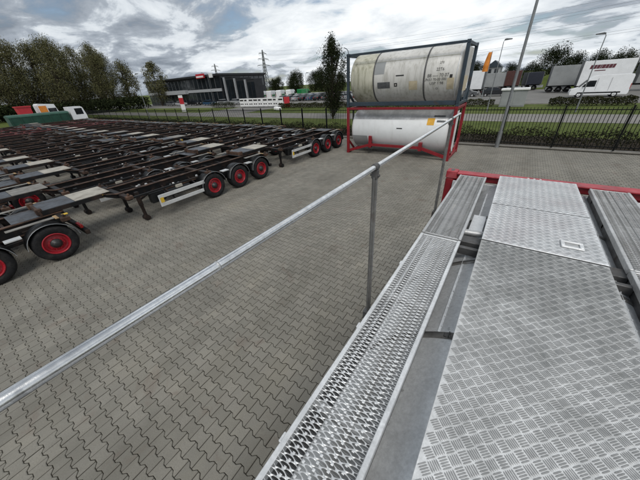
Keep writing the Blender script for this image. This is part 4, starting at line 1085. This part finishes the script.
for i in range(4): van((-78+i*3.6, 78+i*1.0, -.03), R(180+20), f'white van with green stripe, {ORD[i]} in the line behind the advertising boards', 'vehicle_white', 'car_green', 'white vans with green stripes')
van((-60.5, 80, -.03), R(180), 'green van between the striped white vans and the parked cars', 'car_green')
def box_trailer(loc, rz, L_, h, m, label, text=None, group=None):
    t = thing('box_trailer', label, 'lorry trailer', loc, rz, group)
    MB().cbox(-L_/2, L_/2, -1.25, 1.25, 1.1, h, .04).build('box_body', m, t)
    MB().box(-L_/2, L_/2, -.5, .5, .85, 1.09).build('chassis', 'chassis', t)
    for y in (-1.0, 1.0):
        MB().box(-L_/2+3.5, L_/2-4.5, y-.04, y+.04, .45, .95).build('side_guard', 'box_grey', t)
        for x in (L_/2-3.9, L_/2-2.6, L_/2-1.3):
            o = MB().lathe([(.2,-.02),(.3,.0),(.46,.0),(.5,-.05),(.5,-.3)], (0,0,0), 'y', 16).build('wheel', 'tyre', t); o.location = (x, y*1.2, .5)
    for x in (-L_/2-.01, L_/2-.09):
        MB().box(x, x+.1, -1.26, 1.26, 1.1, h+.01).build('end_frame', 'grey_decal', t)
    if text:
        x = -L_/2+.9
        for k, w in enumerate((.42,.30,.36,.16,.40,.34,.38,.30)):
            MB().prism([(x,h-1.10),(x+w,h-1.10),(x+w+.10,h-.58),(x+.10,h-.58)], 'y', -1.268, -1.262).build('lettering', 'sign_dark', t); x += w+.035
        MB().box(-L_/2+1.6, -L_/2+2.9, -1.268, -1.262, h-1.42, h-1.30).build('lettering', 'sign_dark', t)
    return t
box_trailer((10.0, 67.5, -.03), 0, 6.2, 4.55, 'vehicle_white', 'white lorry box body with dark lettering behind the white van', True)
box_trailer((5.4, 72, -.03), R(2), 4.4, 4.2, 'box_grey', 'grey box trailer parked beside the lettered white one')
box_trailer((19.8, 70, -.03), 0, 11, 4.2, 'box_grey', 'long grey lorry trailer at the far end of the parking')
box_trailer((-10.2, 69.5, -.03), 0, 6.0, 4.3, 'vehicle_white', 'plain white box body behind the orange flag')
box_trailer((-6.2, 78, -.03), R(8), 4.0, 3.7, 'box_grey', 'small grey box trailer right behind the plain white one')
box_trailer((-3.0, 80, -.03), R(12), 3.0, 3.9, 'box_brown', 'rust red box trailer among the parked lorries')
box_trailer((0.8, 82, -.03), R(20), 3.0, 3.4, 'box_blue', 'navy box trailer among the parked lorries')
bank = MB(); 
for q in range(13):
    xx = 1.0+q*.75; hh = 2.9*math.sin(math.pi*(q+.4)/12.8)**.6
    bank.v += [(xx, 84.0, -.1), (xx, 86.5, hh), (xx, 92, hh), (xx, 95, -.1)]
for q in range(12):
    for k in range(3): bank.f.append((4*q+k, 4*q+k+1, 4*q+k+5, 4*q+k+4)); bank.sm.append(True)
struct(bank.build('grass_bank', 'grass'))
cb = thing('roadside_cabinet', 'grey roadside cabinet with white roof in the gap of the hedge', 'cabinet', (-.95, 45.2, -.04))
MB().cbox(-1.35, 1.35, -.8, .8, 0, 1.85, .03).build('cabinet_body', 'box_grey', cb); MB().cbox(-1.5, 1.5, -.95, .95, 1.85, 2.05, .03).build('roof', 'white', cb)
for x in (-.66, .66): MB().cbox(x-.6, x+.6, -.83, -.80, .12, 1.72, .01).build('door', 'box_grey', cb)
fl_ = thing('banner_flag', 'narrow orange banner flag on a pale pole beside the parked cars', 'flag', (-5.05, 50.5, 0))
MB().cyl((0,0,0),(0,0,6.4),.05,8,.035).build('pole', 'trim', fl_)
fb = MB(); nz = 12
for i in range(nz+1):
    z = 4.0+2.3*i/nz; w = .85*(1-.45*(i/nz)**2)
    fb.v += [(.05, .02*math.sin(i), z), (.05-w*.95, .06*math.sin(i*.9+1), z), (.05, .02*math.sin(i)+.012, z), (.05-w*.95, .06*math.sin(i*.9+1)+.012, z)]
for i in range(nz):
    for f in ((0,1,5,4),(2,6,7,3),(1,3,7,5),(0,4,6,2)): fb.f.append(tuple(4*i+k for k in f)); fb.sm.append(True)
fb.build('banner', 'flag_orange', fl_)
for i in range(9):   # advertising boards along the dealer lot
    t = thing('advertising_board', f'white advertising board with black print, {ORD[i]} of the row from the dark hedge', 'sign', (-54.5+i*1.52, 47.2, -.04), 0, 'white advertising boards')
    MB().cbox(-.73, .73, -.03, .03, .25, 1.9, .01).build('panel', 'white', t)
    for x in (-.6, .6): MB().box(x-.03, x+.03, .035, .09, 0, 1.8).build('leg', 'mullion', t)
    MB().box(-.6, .6, -.036, -.031, 1.35, 1.66).build('print_line', 'ink', t) if i % 3 != 1 else MB().box(-.6, .2, -.036, -.031, 1.35, 1.66).build('print_line', 'ink', t)
    for k in range(2): MB().box(-.55+k*.6, -.15+k*.6, -.036, -.031, .62, .86).build('print_line', 'ink', t)
rbd = thing('sign_board', 'red board at the end of the white advertising boards', 'sign', (-40.6, 47.2, -.04))
MB().cbox(-.75, .75, -.03, .03, .1, 1.95, .01).build('panel', 'sign_red', rbd)
for x in (-.6, .6): MB().box(x-.03, x+.03, .035, .09, 0, 1.8).build('leg', 'mullion', rbd)
tf = thing('totem_sign', 'red and white upright totem sign in the verge', 'sign', (-65, 38.5, -.04))
MB().cbox(-.7, .7, -.12, .12, 0, 3.4, .02).build('board', 'white', tf); MB().cbox(-.71, .71, -.13, .13, 1.6, 2.9, .02).build('red_panel', 'sign_red', tf)
for i in range(2):
    bl = thing('boulder', 'pale boulder at the road edge by the hedge end', 'boulder', (-38.5+i*1.3, 41.5-.8*i, -.04), 0, 'pale boulders at the hedge end')
    MB().cbox(-.55, .55, -.35, .35, 0, .6, .2).build('stone', 'white', bl)

# green tipper truck beyond the trailers
tr = thing('tipper_truck', 'green bodied tipper lorry with white cab behind the trailer rows', 'truck', (-62.0, 13, 0))
MB().prism([(-1.25,.95),(1.25,.95),(1.32,2.15),(1.05,2.22),(0,2.35),(-1.05,2.22),(-1.32,2.15)], 'y', -4.1, 3.0).build('tipper_body', 'tarp_green', tr)
MB().prism([(-1.36,2.10),(1.36,2.10),(1.10,2.32),(0,2.44),(-1.10,2.32)], 'y', -4.15, 3.05).build('tarpaulin', 'tarp_green', tr)
for i in range(7): MB().box(1.28, 1.36, -4.0+i*1.12, -3.9+i*1.12, 1.0, 2.1).build('rib', 'tarp_green', tr)
MB().box(-.45, .45, -4.3, 5.2, .7, .94).build('chassis', 'chassis', tr)
cabm = MB().prism([(3.25,.55),(5.25,.55),(5.35,1.5),(5.15,2.75),(4.9,2.92),(3.3,2.92)], 'x', -1.22, 1.22).build('cab', 'vehicle_white', tr)
MB().prism([(5.32,1.72),(5.18,2.62),(5.22,2.64),(5.36,1.72)], 'x', -1.05, 1.05).build('windscreen', 'car_glass', cabm)
for s in (1,-1):
    MB().box(s*1.22-.012, s*1.22+.012, 3.95, 5.0, 1.75, 2.65).build('side_window', 'car_glass', cabm)
    for y in (-3.2, -1.9, 4.3):
        o = MB().lathe([(.25,-.02),(.32,.0),(.46,.0),(.5,-.05),(.5,-.32)], (0,0,0), 'x', 18); o.v = [(v[0]*s,v[1],v[2]) for v in o.v]
        w = o.build('wheel', 'tyre', tr); w.location = (s*1.24, y, .5)
rs = thing('red_skip', 'red steel skip behind the green tipper truck', 'skip', (-66.0, 11.9, 0))
MB().prism([(-.6,.2),(.6,.2),(.85,3.35),(-.85,3.35)], 'x', -.9, .9).build('skip_body', 'sign_red', rs)
MB().box(-.98, .98, -.92, .92, 3.30, 3.46).build('rim', 'sign_red', rs)
wt = thing('lorry_cab', 'white and orange lorry cab behind the green tipper truck', 'truck', (-67.0, 15.0, 0))
MB().prism([(-1.3,.6),(1.2,.6),(1.25,1.7),(.95,3.45),(-1.1,3.65),(-1.3,3.4)], 'x', -1.2, 1.2).build('cab', 'vehicle_white', wt)
MB().box(1.2, 1.22, -.1, 1.0, 1.9, 2.9).build('side_window', 'car_glass', wt); MB().box(1.2, 1.215, -1.2, -.2, 2.2, 3.3).build('panel', 'flag_orange', wt)
for s in (1,-1):
    o = MB().lathe([(.25,-.02),(.32,.0),(.46,.0),(.5,-.05),(.5,-.32)], (0,0,0), 'x', 18); o.v = [(v[0]*s,v[1],v[2]) for v in o.v]
    w = o.build('wheel', 'tyre', wt); w.location = (s*1.2, .3, .5)

scene.render.engine = 'CYCLES'
